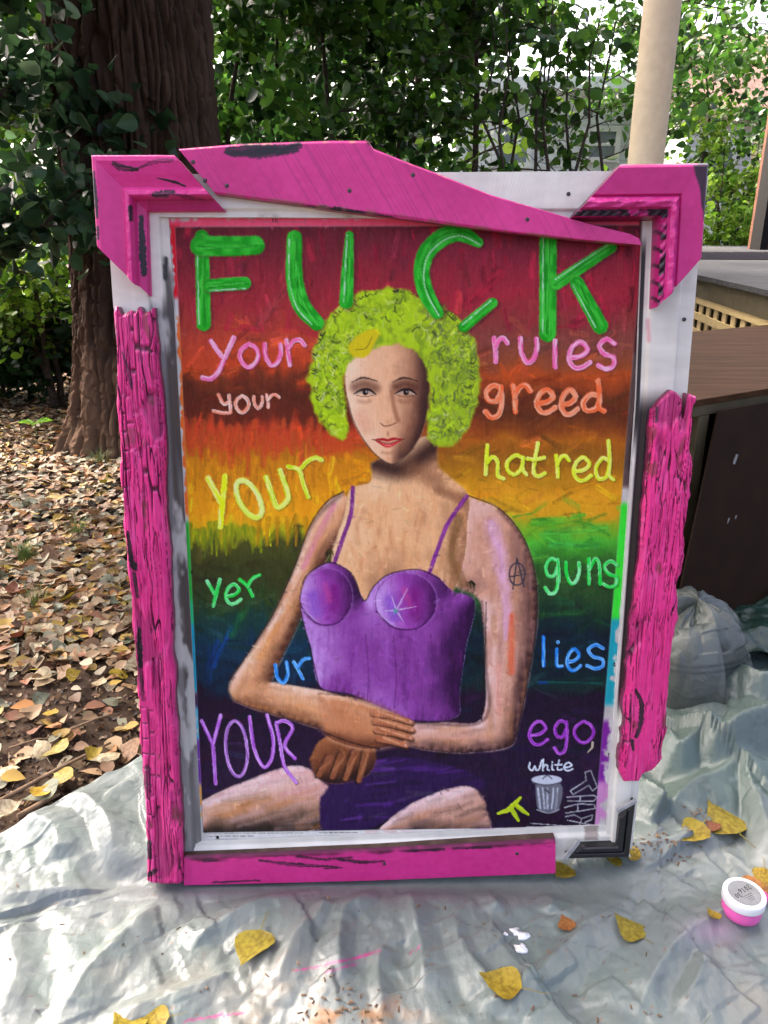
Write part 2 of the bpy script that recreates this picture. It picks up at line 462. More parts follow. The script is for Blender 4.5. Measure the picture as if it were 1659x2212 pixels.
def paint_canvas(p, A, B):
    X, Y = p.X, p.Y
    rx = np.clip((X - 420) / 900, 0, 1)
    wy = Y + (fbm(X * .02, Y * .02, 4, 1) - .5) * 46 + (vn(X * .09, Y * .012, 2) - .5) * 34 * (1 - rx)
    L = [(480, (98, 32, 42)), (560, (128, 38, 50)), (640, (158, 46, 56)), (700, (165, 62, 52)), (745, (188, 74, 48)), (790, (196, 76, 40)), (812, (120, 54, 30)),
         (850, (92, 42, 24)), (900, (106, 44, 26)), (925, (196, 72, 40)), (965, (196, 84, 36)), (985, (176, 112, 22)), (1040, (192, 128, 22)), (1110, (206, 142, 26)),
         (1135, (196, 150, 26)), (1160, (150, 148, 24)), (1180, (66, 68, 28)), (1240, (60, 64, 30)), (1290, (48, 68, 36)), (1340, (28, 62, 56)), (1400, (22, 52, 72)),
         (1470, (20, 42, 62)), (1500, (36, 20, 42)), (1700, (42, 24, 52)), (1810, (36, 22, 40))]
    R = [(480, (102, 34, 48)), (560, (140, 40, 58)), (640, (164, 44, 60)), (690, (140, 58, 56)), (740, (134, 72, 60)), (790, (150, 78, 46)), (815, (184, 82, 34)),
         (850, (112, 54, 26)), (895, (98, 50, 24)), (930, (138, 72, 28)), (955, (176, 104, 28)), (985, (136, 88, 24)), (1030, (160, 112, 24)), (1070, (196, 140, 34)),
         (1110, (186, 140, 32)), (1130, (120, 150, 36)), (1165, (72, 156, 48)), (1200, (52, 110, 40)), (1240, (48, 84, 40)), (1290, (42, 74, 40)), (1330, (26, 52, 40)),
         (1370, (16, 34, 46)), (1440, (16, 36, 44)), (1490, (24, 44, 44)), (1512, (34, 22, 42)), (1700, (42, 26, 52)), (1810, (34, 20, 36))]
    def ramp(T): 
        ys = [t[0] for t in T]; return np.stack([np.interp(wy, ys, [t[1][k] for t in T]) for k in range(3)], -1)
    k = sstep(.3, .7, rx + (vn(X * .01, Y * .01, 8) - .5) * .3)[..., None]
    base = ramp(L) * (1 - k) + ramp(R) * k
    base = base * (1 + .16 * (sstep(960, 1000, Y) * (1 - sstep(1180, 1230, Y))))[..., None]
    p.C = base.copy()
    # red glints and brush work
    g = npr
    iy0, ix0 = p.X.shape
    for i in range(1700):
        r_, c_ = g.randint(0, iy0), g.randint(0, ix0)
        x, y = X[r_, c_], Y[r_, c_]
        col = base[r_, c_] * g.uniform(.72, 1.34) + g.uniform(-9, 9, 3)
        if y < 720 and g.rand() < .35: col = np.array((186, 38, 66)) * g.uniform(.75, 1.1)
        if 1080 < y < 1230 and x > 1120 and g.rand() < .5: col = np.array((72, 178, 52)) * g.uniform(.7, 1.2)
        vert = (x < 760 and 880 < y < 1200) or y < 700
        ln = g.uniform(14, 55); an = (math.pi / 2 + g.normal(0, .18)) if vert else g.normal(0, .45)
        dx, dy = math.cos(an) * ln, math.sin(an) * ln
        p.stroke([(x - dx / 2, y - dy / 2), (x + dx / 2, y + dy / 2)], g.uniform(2.5, 11), np.clip(col, 0, 250), np.clip(col * g.uniform(.7, 1.25), 0, 250), .6, g.uniform(.4, .9), .6, g.uniform(0, .0003), seed=i)
    # orange fringe strokes and yellow-green fringe on the left
    for i, x in enumerate(np.linspace(418, 690, 15)):
        y0 = 918 + g.uniform(-14, 22)
        p.stroke([(x, y0), (x + g.uniform(-5, 5), y0 + g.uniform(50, 85))], g.uniform(6, 12), (206, 78, 42), (180, 84, 40), .5, .75, .5, .0003, seed=i)
        p.stroke([(x + 6, y0 + 60), (x + g.uniform(-4, 8), y0 + g.uniform(110, 150))], g.uniform(3, 8), (196, 128, 22), (170, 108, 20), .6, .6, .6, seed=i + 60)
    for i, x in enumerate(np.linspace(410, 560, 11)):
        p.stroke([(x, 1140 + g.uniform(-8, 8)), (x + g.uniform(-4, 4), 1168 + g.uniform(0, 34))], [10, 2.5], (150, 160, 26), (110, 130, 26), .5, .85, .4, .0003, seed=i)
    for i, x in enumerate(np.linspace(560, 680, 7)):
        p.stroke([(x, 1120), (x + g.uniform(-4, 4), 1168 + g.uniform(0, 24))], [8, 2.5], (190, 136, 24), None, .5, .8, .4, seed=i)
    for pts, c, r in (([(470, 1385), (452, 1440)], (24, 72, 150), 8), ([(502, 1355), (478, 1400), (462, 1440)], (20, 84, 186), 7), ([(520, 1330), (500, 1370)], (30, 104, 60), 14),
                      ([(455, 1400), (452, 1470)], (20, 60, 110), 12), ([(1160, 1473), (1235, 1475), (1300, 1476)], (20, 110, 96), 4), ([(1165, 1475), (1180, 1474)], (20, 70, 170), 5),
                      ([(1160, 1330), (1260, 1322)], (42, 110, 50), 9), ([(1170, 1250), (1310, 1240)], (62, 120, 50), 8), ([(1180, 1150), (1310, 1140)], (96, 210, 80), 12),
                      ([(1190, 1176), (1290, 1178)], (74, 190, 80), 9), ([(1150, 1130), (1250, 1120)], (86, 196, 60), 12), ([(1220, 1055), (1300, 1040)], (220, 150, 30), 12),
                      ([(1060, 1080), (1130, 1110)], (214, 170, 44), 10), ([(700, 800), (650, 830)], (226, 92, 36), 14), ([(1080, 790), (1120, 850)], (214, 92, 34), 10),
                      ([(1240, 700), (1330, 660)], (170, 40, 66), 22), ([(1010, 660), (1080, 590)], (182, 40, 66), 18), ([(560, 700), (620, 620)], (172, 70, 72), 16), ([(820, 660), (860, 700)], (204, 92, 40), 16)):
        p.stroke(pts, r, c, np.array(c) * .7, .8, .7, .5)
    # print rectangle against the bare canvas margin
    e = .0022
    inside = sstep(-e, e, A) * sstep(-e, e, 1 - A) * sstep(-e, e, B) * sstep(-e, e, 1 - B)
    margin = np.array((206, 203, 198)) + (fbm(X * .03, Y * .03, 4, 31)[..., None] - .5) * 46
    p.C = margin * (1 - inside[..., None]) + p.C * inside[..., None]
    out = 1 - inside
    # paint that ran over the margin
    wv = lambda sd, f=.05: (fbm(X * f, Y * f, 3, sd) - .5)
    def band(m, col, a=1.): p.mix(np.clip(m * out * a, 0, 1), col)
    band(sstep(-.016, -.010, -(B - 1) + wv(3) * .02) * (B > 1), (246, 84, 118), .9)
    lf = lambda y0, y1: sstep(y0 - 12, y0 + 6, Y) * (1 - sstep(y1 - 6, y1 + 12, Y))
    left = (A < .01); right = (A > .99)
    d = -A + wv(5) * .02
    band(left * (1 - sstep(.008, .012, d)) * lf(490, 640), (214, 30, 48))
    band(left * sstep(.010, .02, -A + wv(9, .03) * .03) * lf(560, 1120), (92, 86, 80), .9)
    band(left * (1 - sstep(.004, .007, d)) * lf(690, 1110), (226, 110, 40))
    band(left * sstep(.03, .04, -A + wv(12, .02) * .03) * lf(1080, 1420), (128, 116, 104), .9)
    band(left * (1 - sstep(.022, .028, d)) * lf(1130, 1300), (44, 168, 60))
    band(left * (1 - sstep(.018, .024, d)) * lf(1300, 1350), (24, 186, 120))
    band(left * (1 - sstep(.016, .022, d)) * lf(1350, 1490), (14, 150, 178))
    band(left * (1 - sstep(.012, .02, d + wv(40, .1) * .03)) * lf(1500, 1530), (52, 18, 60))
    band(left * (1 - sstep(.008, .016, d + wv(41, .08) * .05)) * lf(1530, 1600), (96, 190, 214))
    band(left * (1 - sstep(.008, .016, d + wv(42, .08) * .05)) * lf(1600, 1690), (110, 46, 150))
    band(left * (1 - sstep(.006, .012, d + wv(43, .08) * .04)) * lf(1700, 1760), (226, 160, 76))
    dr = A - 1 + wv(6) * .02
    band(right * (1 - sstep(.012, .018, dr)) * lf(480, 760), (128, 36, 48), .8)
    band(right * lf(480, 1050), (52, 30, 28), .75)
    band(right * sstep(.008, .018, A - 1 + wv(47, .02) * .02) * lf(600, 1060), (24, 20, 20), .95)
    band(right * (1 - sstep(.02, .026, dr)) * lf(1090, 1340), (66, 226, 66))
    band(right * (1 - sstep(.016, .022, dr + wv(44, .06) * .03)) * lf(1340, 1520), (40, 164, 178))
    band(right * (1 - sstep(.014, .026, dr + wv(45, .05) * .04)) * lf(1560, 1690), (128, 46, 150))
    band(right * (1 - sstep(.014, .03, dr + wv(46, .05) * .05)) * lf(1690, 1800), (206, 130, 190), .8)
    band((B < 0) * (1 - sstep(.008, .013, -B)) * sstep(.69, .71, A), (146, 56, 172), .95)
    # caption strip and ruler marks on the margin
    def pmark(x, y, txt, h, col=(24, 22, 24), r=1.0): text(p, txt, x, y, h * .62, h, r, col, space=1.1, soft=.6, hgt=0)
    band((B < 0) * (B > -.012) * (A < .68) * (A > .01), (222, 220, 214), .9)
    for row, (yy, x1) in enumerate(((1800.5, 655), (1806.5, 545))):
        x = 450.
        while x < x1:
            ln = g.uniform(5, 16); p.stroke([(x, yy + (x - 450) * -.008), (x + ln, yy + (x + ln - 450) * -.008)], 1.5, (112, 108, 104), None, .8, .75, .5); x += ln + 4
    x = 690.
    while x < 760: ln = g.uniform(4, 12); p.stroke([(x, 1798.5), (x + ln, 1798.5)], 1.6, (90, 88, 86), None, .8, .8, .5); x += ln + 3
    for x in (790, 830, 868, 905): p.stroke([(x, 1797), (x + 26, 1796)], 3., (222, 170, 160), None, .8, .6, .5)
    for (x, y, t, h) in ((585, 468, '16', 13), (412, 1230, '6', 9), (425, 1418, '8', 9), (434, 1598, '9', 9), (613, 1817, '10', 9), (1095, 1799, '12', 8), (1362, 955, '5', 9), (1349, 1205, '3', 9), (1324, 1431, '4', 9), (1312, 1627, '11', 8)):
        pmark(x, y, t, h)
    p.stroke([(478, 470), (478, 481), (660, 480), (660, 470)], .8, (150, 142, 140), None, .7, .8, sm=False)
    p.stroke([(470, 1809)], 4, (20, 18, 18)); p.stroke([(502, 1814)], 2.5, (20, 18, 18))

# ---- stroke alphabet: x 0..1, y 0 (x-height) .. 1 (baseline); capitals use the full box
GL = {
 'a': [[(.85, .15), (.5, 0), (.12, .3), (.1, .75), (.42, 1), (.75, .7), (.85, .15)], [(.85, .1), (.82, .7), (1, 1)]],
 'd': [[(.72, .22), (.4, .15), (.08, .55), (.2, .95), (.6, .9), (.78, .5)], [(.72, -.55), (.78, .2), (.76, .8), (.98, 1)]],
 'e': [[(.15, .62), (.6, .55), (.9, .3), (.6, .0), (.22, .2), (.05, .65), (.3, 1), (.65, 1), (1, .8)]],
 'g': [[(.85, .12), (.45, 0), (.1, .35), (.2, .8), (.6, .85), (.85, .4)], [(.85, .05), (.9, .9), (.75, 1.6), (.35, 1.75), (.05, 1.45)]],
 'h': [[(.12, -.7), (.08, .2), (.06, 1)], [(.08, .6), (.4, .15), (.75, .3), (.75, .8), (1, 1)]],
 'i': [[(.35, .1), (.35, .8), (.8, 1)], [(.4, -.35), (.45, -.3)]],
 'l': [[(.5, 0), (.5, 1)]],
 'n': [[(.1, 0), (.12, 1)], [(.12, .45), (.5, .02), (.8, .2), (.9, 1)]],
 'o': [[(.5, 0), (.1, .25), (.02, .6), (.3, .98), (.65, .98), (.97, .6), (.85, .2), (.5, 0)]],
 'r': [[(.1, 0), (.2, .5), (.22, 1)], [(.18, .4), (.45, .06), (.75, .0), (1, .2)]],
 's': [[(.9, .15), (.5, .0), (.12, .2), (.35, .48), (.85, .62), (.85, .9), (.45, 1), (.05, .88)]],
 't': [[(.6, -.6), (.4, .3), (.35, .8), (.6, 1), (1, .85)], [(.0, .15), (.4, .2), (.95, .1)]],
 'u': [[(.05, 0), (.1, .55), (.4, .98), (.75, .85), (.95, .4), (.92, .02)]],
 'w': [[(.05, .1), (.0, .7), (.25, 1), (.45, .5), (.55, .95), (.8, .8), (1, -.2)]],
 'y': [[(.05, 0), (.38, .5)], [(.95, -.08), (.6, .5), (.3, 1.2), (0, 1.4)]],
 '0': [[(.5, 0), (.1, .5), (.5, 1), (.9, .5), (.5, 0)]], '1': [[(.3, .2), (.6, 0), (.6, 1)]],
 '2': [[(.1, .25), (.5, 0), (.85, .3), (.1, 1), (.9, 1)]], '3': [[(.1, .1), (.6, 0), (.8, .25), (.4, .48), (.85, .7), (.5, 1), (.1, .9)]],
 '4': [[(.7, 1), (.7, 0), (.1, .7), (.95, .7)]], '5': [[(.85, 0), (.25, 0), (.2, .42), (.7, .45), (.8, .8), (.4, 1), (.1, .9)]],
 '6': [[(.8, .05), (.3, .3), (.15, .75), (.5, 1), (.85, .75), (.5, .5), (.15, .7)]],
 '8': [[(.5, .48), (.2, .25), (.5, 0), (.8, .25), (.5, .48), (.15, .75), (.5, 1), (.85, .75), (.5, .48)]],
 '9': [[(.85, .3), (.5, .5), (.15, .25), (.5, 0), (.85, .25), (.7, .8), (.4, 1)]],
}
def text(p, t, x, y, w, h, r, col, col2=None, space=1.25, soft=.35, hgt=.0006):
    for ch in t:
        for st in GL.get(ch, []):
            p.stroke([(x + a * w, y + b * h) for a, b in st], r, col, col2, soft, 1, .0, hgt)
        x += w * space

def paint_figure(p):
    g = npr
    K = lambda pts: pts
    skin, shade, deep, light, pink = (176, 112, 66), (124, 76, 46), (70, 44, 34), (214, 152, 98), (206, 138, 144)
    dark = (34, 22, 24)
    # seated lap: thighs and purple skirt
    m = p.form([(430, 1732), (520, 1690), (640, 1652), (700, 1690), (722, 1735), (690, 1790), (430, 1806)], (214, 162, 136), (250, 216, 210), (50, 40, 36), 76, (-.3, -.95), 5, 4)
    for i in range(60):
        y = g.uniform(1670, 1795); x = g.uniform(440, 690); c = [(222, 160, 158), (196, 128, 70), (120, 92, 64), (214, 176, 170)][0 if y < 1730 and g.rand() < .6 else g.randint(1, 4) if y > 1720 else 3]
        p.stroke([(x, y), (x + g.uniform(30, 90), y - g.uniform(5, 26))], g.uniform(7, 15), c, None, .98, .3, .5, .0002, clip=m, seed=i)
    m = p.poly([(690, 1720), (760, 1660), (850, 1636), (960, 1650), (1030, 1676), (1044, 1700), (960, 1720), (860, 1760), (780, 1796), (700, 1796)], (50, 28, 72), 4, 1, 4)
    for i in range(34):
        x = g.uniform(700, 1020); y = g.uniform(1650, 1780); p.stroke([(x, y), (x + g.uniform(30, 80), y - g.uniform(-8, 18))], g.uniform(3, 8), [(88, 46, 128), (36, 24, 48), (110, 62, 150), (70, 64, 84)][g.randint(4)], None, .8, .6, .5, .0002, clip=m, seed=i + 90)
    m = p.form([(800, 1806), (880, 1740), (980, 1700), (1030, 1706), (1050, 1750), (1036, 1806)], (206, 156, 134), (248, 214, 210), (50, 40, 38), 56, (-.4, -.9), 5, 4)
    for i in range(40):
        x = g.uniform(810, 1030); y = g.uniform(1705, 1798); p.stroke([(x, y), (x + g.uniform(25, 60), y - g.uniform(4, 22))], g.uniform(7, 14), [(216, 168, 160), (126, 92, 76), (196, 134, 96), (84, 66, 60)][g.randint(4)], None, .98, .3, .5, .0002, clip=m, seed=i + 190)
    # arms
    armL = p.form([(742, 1062), (704, 1086), (668, 1140), (634, 1230), (588, 1330), (530, 1420), (496, 1470), (500, 1506), (540, 1528), (620, 1552), (700, 1576), (760, 1580), (770, 1520), (700, 1492), (600, 1474), (590, 1462), (640, 1360), (690, 1240), (716, 1190), (750, 1150), (770, 1100)], (226, 164, 118), (252, 216, 190), (92, 56, 42), 48, (-.5, -.86), 5, 2)
    for i in range(90):
        t = g.rand(); 
        if t < .62:
            k = t / .62; x = 735 - 215 * k + g.uniform(-34, 34); y = 1090 + 380 * k; d = (-26, 48)
        else:
            k = (t - .62) / .38; x = 520 + 230 * k; y = 1500 + 50 * k + g.uniform(-32, 32); d = (46, 8)
        p.stroke([(x, y), (x + d[0], y + d[1])], g.uniform(6, 13), [(226, 150, 86), (222, 166, 130), (170, 112, 74), (238, 182, 146)][g.randint(4)], None, .98, .28, .5, .0002, clip=armL, seed=i + 300)
    p.stroke([(722, 1090), (690, 1150), (656, 1226)], 11, (228, 150, 160), None, .95, .9, .3); p.stroke([(600, 1350), (560, 1420)], 12, (226, 150, 86), None, .95, .7, .4)
    armR = p.form([(1006, 1070), (1080, 1100), (1130, 1160), (1156, 1240), (1160, 1340), (1140, 1470), (1118, 1580), (1096, 1614), (1000, 1626), (900, 1616), (868, 1600), (866, 1566), (960, 1560), (1040, 1552), (1048, 1440), (1042, 1330), (1030, 1290), (980, 1262), (960, 1200), (986, 1110)], (218, 164, 138), (250, 214, 208), (66, 42, 42), 56, (-.75, -.66), 5, 2)
    for i in range(100):
        t = g.rand()
        if t < .7: x = g.uniform(1040, 1150); y = 1110 + 440 * (t / .7); d = (g.uniform(-6, 4), 60)
        else: k = (t - .7) / .3; x = 1090 - 210 * k; y = 1588 + g.uniform(-24, 24); d = (-46, 4)
        p.stroke([(x, y), (x + d[0], y + d[1])], g.uniform(6, 13), [(220, 156, 120), (234, 176, 164), (196, 136, 82), (150, 104, 84)][g.randint(4)], None, .98, .28, .5, .0002, clip=armR, seed=i + 500)
    p.stroke([(1062, 1132), (1084, 1220), (1094, 1310), (1092, 1380)], [24, 28, 18, 8], (234, 182, 206), (220, 168, 190), .95, .95, .3); p.stroke([(1076, 1440), (1078, 1540)], 14, (232, 160, 140), None, .95, .6, .4)
    p.stroke([(1106, 1330), (1104, 1450)], 13, (228, 100, 66), None, .95, .75, .4)
    for msk, edgepts, w_ in ((armL, [(742, 1062), (668, 1140), (588, 1330), (496, 1470), (510, 1520), (620, 1556), (740, 1584)], 13), (armL, [(770, 1110), (716, 1190), (650, 1350), (596, 1466)], 10), (armR, [(1080, 1100), (1140, 1180), (1162, 1300), (1146, 1470), (1100, 1616), (960, 1630), (870, 1606)], 15), (armR, [(1040, 1300), (1050, 1440), (1044, 1556), (900, 1562)], 9)):
        p.stroke(edgepts, w_ * .8, (72, 44, 38), None, 1., .5, 0, clip=msk, rough=0)
    # chest and neck
    ch = p.form([(800, 1000), (930, 940), (950, 1010), (1010, 1066), (1010, 1130), (1000, 1220), (960, 1290), (860, 1260), (800, 1300), (730, 1250), (716, 1200), (744, 1110), (756, 1056), (800, 1040)], (242, 188, 138), (252, 216, 174), (124, 80, 58), 80, (-.5, -.3), 5, 2)
    for i in range(80):
        x = g.uniform(740, 1000); y = g.uniform(1060, 1270); p.stroke([(x, y), (x + g.uniform(-14, 14), y + g.uniform(20, 50))], g.uniform(5, 12), [(240, 184, 130), (228, 164, 112), (206, 140, 96), (248, 196, 146)][g.randint(4)], None, .9, .45, .4, clip=ch, seed=i + 700)
    p.stroke([(806, 1000), (870, 1012), (944, 960)], 40, (52, 30, 26), None, 1., .9, clip=ch, rough=0); p.stroke([(890, 1010), (945, 1040)], 34, (140, 94, 66), None, 1., .6, clip=ch, rough=0)
    p.stroke([(950, 1060), (1000, 1080)], 18, (140, 92, 66), None, .9, .7, clip=ch)
    p.stroke([(990, 1120), (976, 1200), (1000, 1260)], 18, (132, 94, 58), None, .9, .8, .3)
    # purple top
    tp = p.form([(648, 1286), (664, 1244), (700, 1218), (722, 1216), (760, 1240), (786, 1296), (806, 1268), (840, 1240), (900, 1230), (944, 1244), (976, 1276), (1026, 1300), (1006, 1400), (992, 1500), (986, 1548), (900, 1556), (830, 1532), (760, 1500), (690, 1482), (672, 1400), (654, 1340)], (144, 74, 156), (204, 156, 222), (52, 20, 62), 96, (-.95, -.2), 3, 1)
    for i in range(150):
        x = g.uniform(650, 1020); y = g.uniform(1230, 1540); k = (x - 650) / 370
        c = [(170, 106, 190), (148, 74, 164), (120, 52, 132)][g.randint(3)] if k < .55 else [(110, 42, 120), (140, 62, 146), (78, 30, 92)][g.randint(3)]
        p.stroke([(x, y), (x + g.uniform(-6, 6), y + g.uniform(22, 60))], g.uniform(4, 10), c, None, .98, .3, .5, .0002, clip=tp, seed=i + 900)
    for cx_, cy_, rx_, ry_ in ((706, 1290, 56, 62), (878, 1300, 66, 62)):
        el = [(cx_ + rx_ * math.cos(t), cy_ + ry_ * math.sin(t)) for t in np.linspace(0, 2 * math.pi, 14, endpoint=False)]
        q = p.form(el, (156, 74, 166), (212, 176, 234), (62, 20, 70), rx_, (-.75, .1), 5, 0) * tp
        p.stroke([(cx_ - rx_ * .55, cy_ - 4), (cx_ - rx_ * .4, cy_ + ry_ * .5)], rx_ * .38, (146, 96, 196), None, .95, .8, .3, clip=q)
        p.stroke([(cx_ + rx_ * .3, cy_ - 20), (cx_ + rx_ * .3, cy_ + 20)], rx_ * .4, (126, 32, 122), None, .95, .8, .3, clip=q)
        p.stroke([(cx_ - 4, cy_ - 26), (cx_ + 6, cy_ + 6)], 12, (190, 74, 150), None, .95, .7, .3, clip=q)
        p.stroke([(cx_ - rx_, cy_ + 20), (cx_ - rx_ * .4, cy_ + ry_ * .9), (cx_ + rx_ * .4, cy_ + ry_ * .9), (cx_ + rx_ * .9, cy_ + 20)], 3, (66, 22, 78), None, .9, .8, clip=tp)
        p.stroke([(cx_ - rx_ + 4, cy_ + 26), (cx_ - rx_ * .4, cy_ + ry_ * .82)], 2.4, (206, 176, 216), None, .9, .8, .4, clip=tp)
    for dx, dy in ((24, -46), (44, -8), (-10, -30), (-26, 2), (16, 26)):
        p.stroke([(856, 1318), (856 + dx, 1318 + dy)], [2.6, 1], (226, 206, 232), None, .8, .9, .2, .0004)
    p.stroke([(855, 1320)], 7, (112, 158, 170), (60, 84, 96), .6, 1, 0, .0004)
    for x0 in (790, 850, 930): p.stroke([(x0, 1370), (x0 + 6, 1460), (x0 + 2, 1530)], 2, (84, 28, 96), None, .9, .6, .3, clip=tp)
    p.stroke([(762, 1054), (758, 1110), (738, 1170), (722, 1216)], 6, (140, 62, 140), (104, 34, 110), .5, 1, .2, .0003)
    p.stroke([(1008, 1072), (968, 1130), (944, 1190), (928, 1236)], 6, (150, 66, 158), (110, 36, 120), .5, 1, .2, .0003)
    for pts in ([(648, 1290), (660, 1246), (700, 1218), (724, 1216)], [(724, 1216), (762, 1242), (786, 1298), (808, 1266), (842, 1240), (902, 1230), (950, 1250)], [(652, 1330), (672, 1410), (690, 1484)], [(1050, 1300), (1048, 1420), (1040, 1556)],
                [(742, 1062), (704, 1086), (668, 1140), (634, 1230), (588, 1330), (530, 1420), (496, 1470)], [(1012, 1070), (1080, 1100), (1130, 1160), (1156, 1240), (1160, 1340), (1140, 1470), (1118, 1584)]):
        p.stroke(pts, 2.2, dark, None, .8, .75, .4)
    # folded hands, plain
    h2 = p.form([(668, 1640), (690, 1600), (740, 1584), (800, 1604), (812, 1640), (790, 1676), (730, 1692), (684, 1680)], (124, 74, 48), (170, 108, 70), (48, 28, 24), 40, (-.2, -.95), 4, 1)
    for k_ in range(4):
        x0, y0, x1, y1 = 792 - 27 * k_, 1622 + 5 * k_, 776 - 29 * k_, 1686 - 4 * k_
        p.stroke([(x0 - 3, y0), (x1 - 4, y1 + 2)], [12, 9], (44, 26, 24), None, .6, .8, 0, rough=.05); p.stroke([(x0, y0), (x1, y1)], [11, 8], (164, 102, 68), (138, 82, 54), .55, .95, .1, rough=.05)
        p.stroke([(x0 + 3, y0 + 8), (x1 + 3, y1 - 14)], 3, (196, 134, 98), None, .9, .6, .2)
    h1 = p.form([(690, 1500), (770, 1508), (830, 1530), (880, 1556), (892, 1584), (862, 1606), (800, 1618), (740, 1606), (700, 1580)], (204, 136, 94), (240, 184, 146), (120, 72, 50), 34, (-.2, -.95), 11, 1)
    p.stroke([(720, 1516), (800, 1534), (850, 1556)], 12, (206, 136, 92), None, .95, .7, clip=h1); p.stroke([(710, 1584), (770, 1604), (840, 1606)], 10, (120, 70, 48), None, .95, .7, clip=h1)
    for k_ in range(4):
        x0, y0, x1, y1 = 806 + 4 * k_, 1538 + 19 * k_, 892 - 3 * abs(k_ - 1) - 8 * (k_ == 3), 1560 + 17 * k_
        p.stroke([(x0, y0 + 3), (x1 + 1, y1 + 4)], [11, 8], (66, 38, 30), None, .6, .8, 0, rough=.05)
        p.stroke([(x0, y0), ((x0 + x1) / 2, (y0 + y1) / 2 - 2), (x1, y1)], [10, 9, 6.5], (206, 138, 98), (184, 114, 78), .5, .95, .1, rough=.05)
        p.stroke([(x0 + 10, y0 - 2), (x1 - 14, y1 - 4)], 3, (238, 182, 142), None, .9, .7, .2); p.stroke([(x1 - 2, y1 - 1)], 4, (232, 190, 170), None, .7, .8)
    p.stroke([(700, 1582), (760, 1604), (820, 1618)], 2.5, dark, None, .8, .7)
    # head: a plain painted face
    fc = p.form([(836, 700), (886, 712), (920, 770), (927, 850), (916, 920), (892, 968), (858, 997), (834, 998), (798, 968), (764, 914), (748, 850), (746, 790), (768, 732), (798, 706)], (240, 186, 144), (252, 218, 184), (132, 86, 64), 86, (-.86, -.1), 4, 1)
    def soft(pts, r, c, a=.6): p.stroke(pts, r, c, None, 1., a, 0, clip=fc, rough=0)
    soft([(922, 740), (928, 850), (908, 940), (880, 985)], 42, (48, 28, 26), .85); soft([(890, 905), (872, 965)], 30, (150, 98, 72), .45)
    soft([(790, 750), (826, 762)], 40, (236, 186, 144), .6); soft([(778, 900), (792, 925)], 26, (230, 166, 132), .6)
    for ex, k in ((788, 1.), (876, 1.25)):
        soft([(ex - 20, 836), (ex, 830), (ex + 22, 838)], 21, (92, 54, 40), .66 * k); soft([(ex - 12, 866), (ex, 869), (ex + 12, 866)], 8, (150, 98, 72), .35 * k)
        p.stroke([(ex - 20, 851), (ex, 846), (ex + 20, 852)], [1.5, 6, 1.5], (196, 172, 154), None, .6, .95, rough=0)
        p.stroke([(ex + 1, 848)], 7.4, (40, 26, 20), None, .4, 1, rough=0); p.stroke([(ex + 3, 846)], 1.6, (236, 230, 224), None, .5, .9)
        p.stroke([(ex - 24, 851), (ex - 6, 842), (ex + 10, 842), (ex + 24, 852)], [1.6, 4.6, 4.6, 1.8], (28, 18, 16), None, .8, .95, rough=0)
        p.stroke([(ex - 18, 854), (ex, 857), (ex + 18, 854)], 1.6, (90, 54, 40), None, .9, .7, rough=0)
        p.stroke([(ex - 28, 826), (ex - 4, 816), (ex + 26, 823)], [1.4, 3.6, 1.6], (36, 24, 20), None, .9, .9, rough=.2)
    soft([(846, 846), (852, 884), (860, 908)], 9, (140, 88, 62), .6); soft([(832, 840), (832, 890)], 7, (240, 194, 152), .6)
    p.stroke([(838, 912)], 10, (222, 160, 118), None, 1., .6); p.stroke([(822, 914), (830, 920), (842, 919), (856, 913)], [2, 2.4, 2.4, 2], (96, 54, 42), None, .9, .75, rough=0)
    soft([(838, 934), (838, 940)], 4, (150, 96, 70), .5)
    p.stroke([(808, 950), (826, 949), (838, 951), (850, 948), (870, 949)], [1.6, 4.5, 4, 4.5, 1.6], (170, 30, 40), None, .6, 1, rough=0)
    p.stroke([(814, 954), (838, 963), (864, 953)], [2, 6.5, 2], (208, 62, 64), (188, 44, 50), .7, 1, rough=0)
    p.stroke([(804, 949), (822, 954), (838, 957), (854, 954), (874, 948)], 1.4, (96, 26, 32), None, .7, 1, rough=0); p.stroke([(832, 962), (846, 962)], 2, (238, 160, 150), None, .9, .7)
    soft([(826, 977), (838, 979), (852, 976)], 6, (160, 104, 78), .4); soft([(838, 992)], 13, (222, 164, 122), .5)
    p.stroke([(750, 860), (766, 914), (800, 970), (836, 1000), (860, 998), (894, 968)], 2.2, (60, 36, 30), None, .9, .6, .2)
    # curly green hair
    hr = p.poly([(838, 620), (800, 626), (748, 645), (706, 690), (678, 750), (668, 826), (682, 890), (712, 934), (740, 950), (752, 930), (744, 870), (742, 800), (764, 776), (798, 752), (846, 743), (894, 756), (920, 794), (930, 850), (924, 930), (948, 962), (994, 952), (1024, 900), (1036, 826), (1028, 756), (1000, 692), (950, 664), (904, 638)], (176, 208, 36), 5, 1, 9)
    hx, hy = p.X, p.Y
    dk = sstep(.45, .7, fbm(hx * .045, hy * .045, 3, 61)) * hr; p.mix(dk * .45, (96, 120, 44))
    side = sstep(900, 990, hx) * hr; p.mix(side * .22, (100, 116, 70))
    for i in range(900):
        if g.rand() < .55: x = g.choice([g.uniform(672, 752), g.uniform(922, 1034)]); y = g.uniform(740, 955)
        else:
            an = g.uniform(math.pi, math.pi * 2); rr = g.uniform(.70, 1.28); x = 848 + 142 * rr * math.cos(an); y = 790 + 134 * rr * math.sin(an)
        c = [(198, 236, 26), (182, 226, 30), (214, 244, 44), (130, 170, 36), (168, 208, 36), (194, 222, 34), (232, 246, 130), (58, 74, 38)][g.randint(8)]
        if x > 920 and g.rand() < .5: c = [(120, 136, 66), (92, 106, 70), (150, 170, 70)][g.randint(3)]
        if g.rand() < .03: c = (222, 232, 200)
        q = g.uniform(0, 6.28); R_ = g.uniform(6, 15); sp = g.uniform(.8, 1.8) * g.choice([-1, 1])
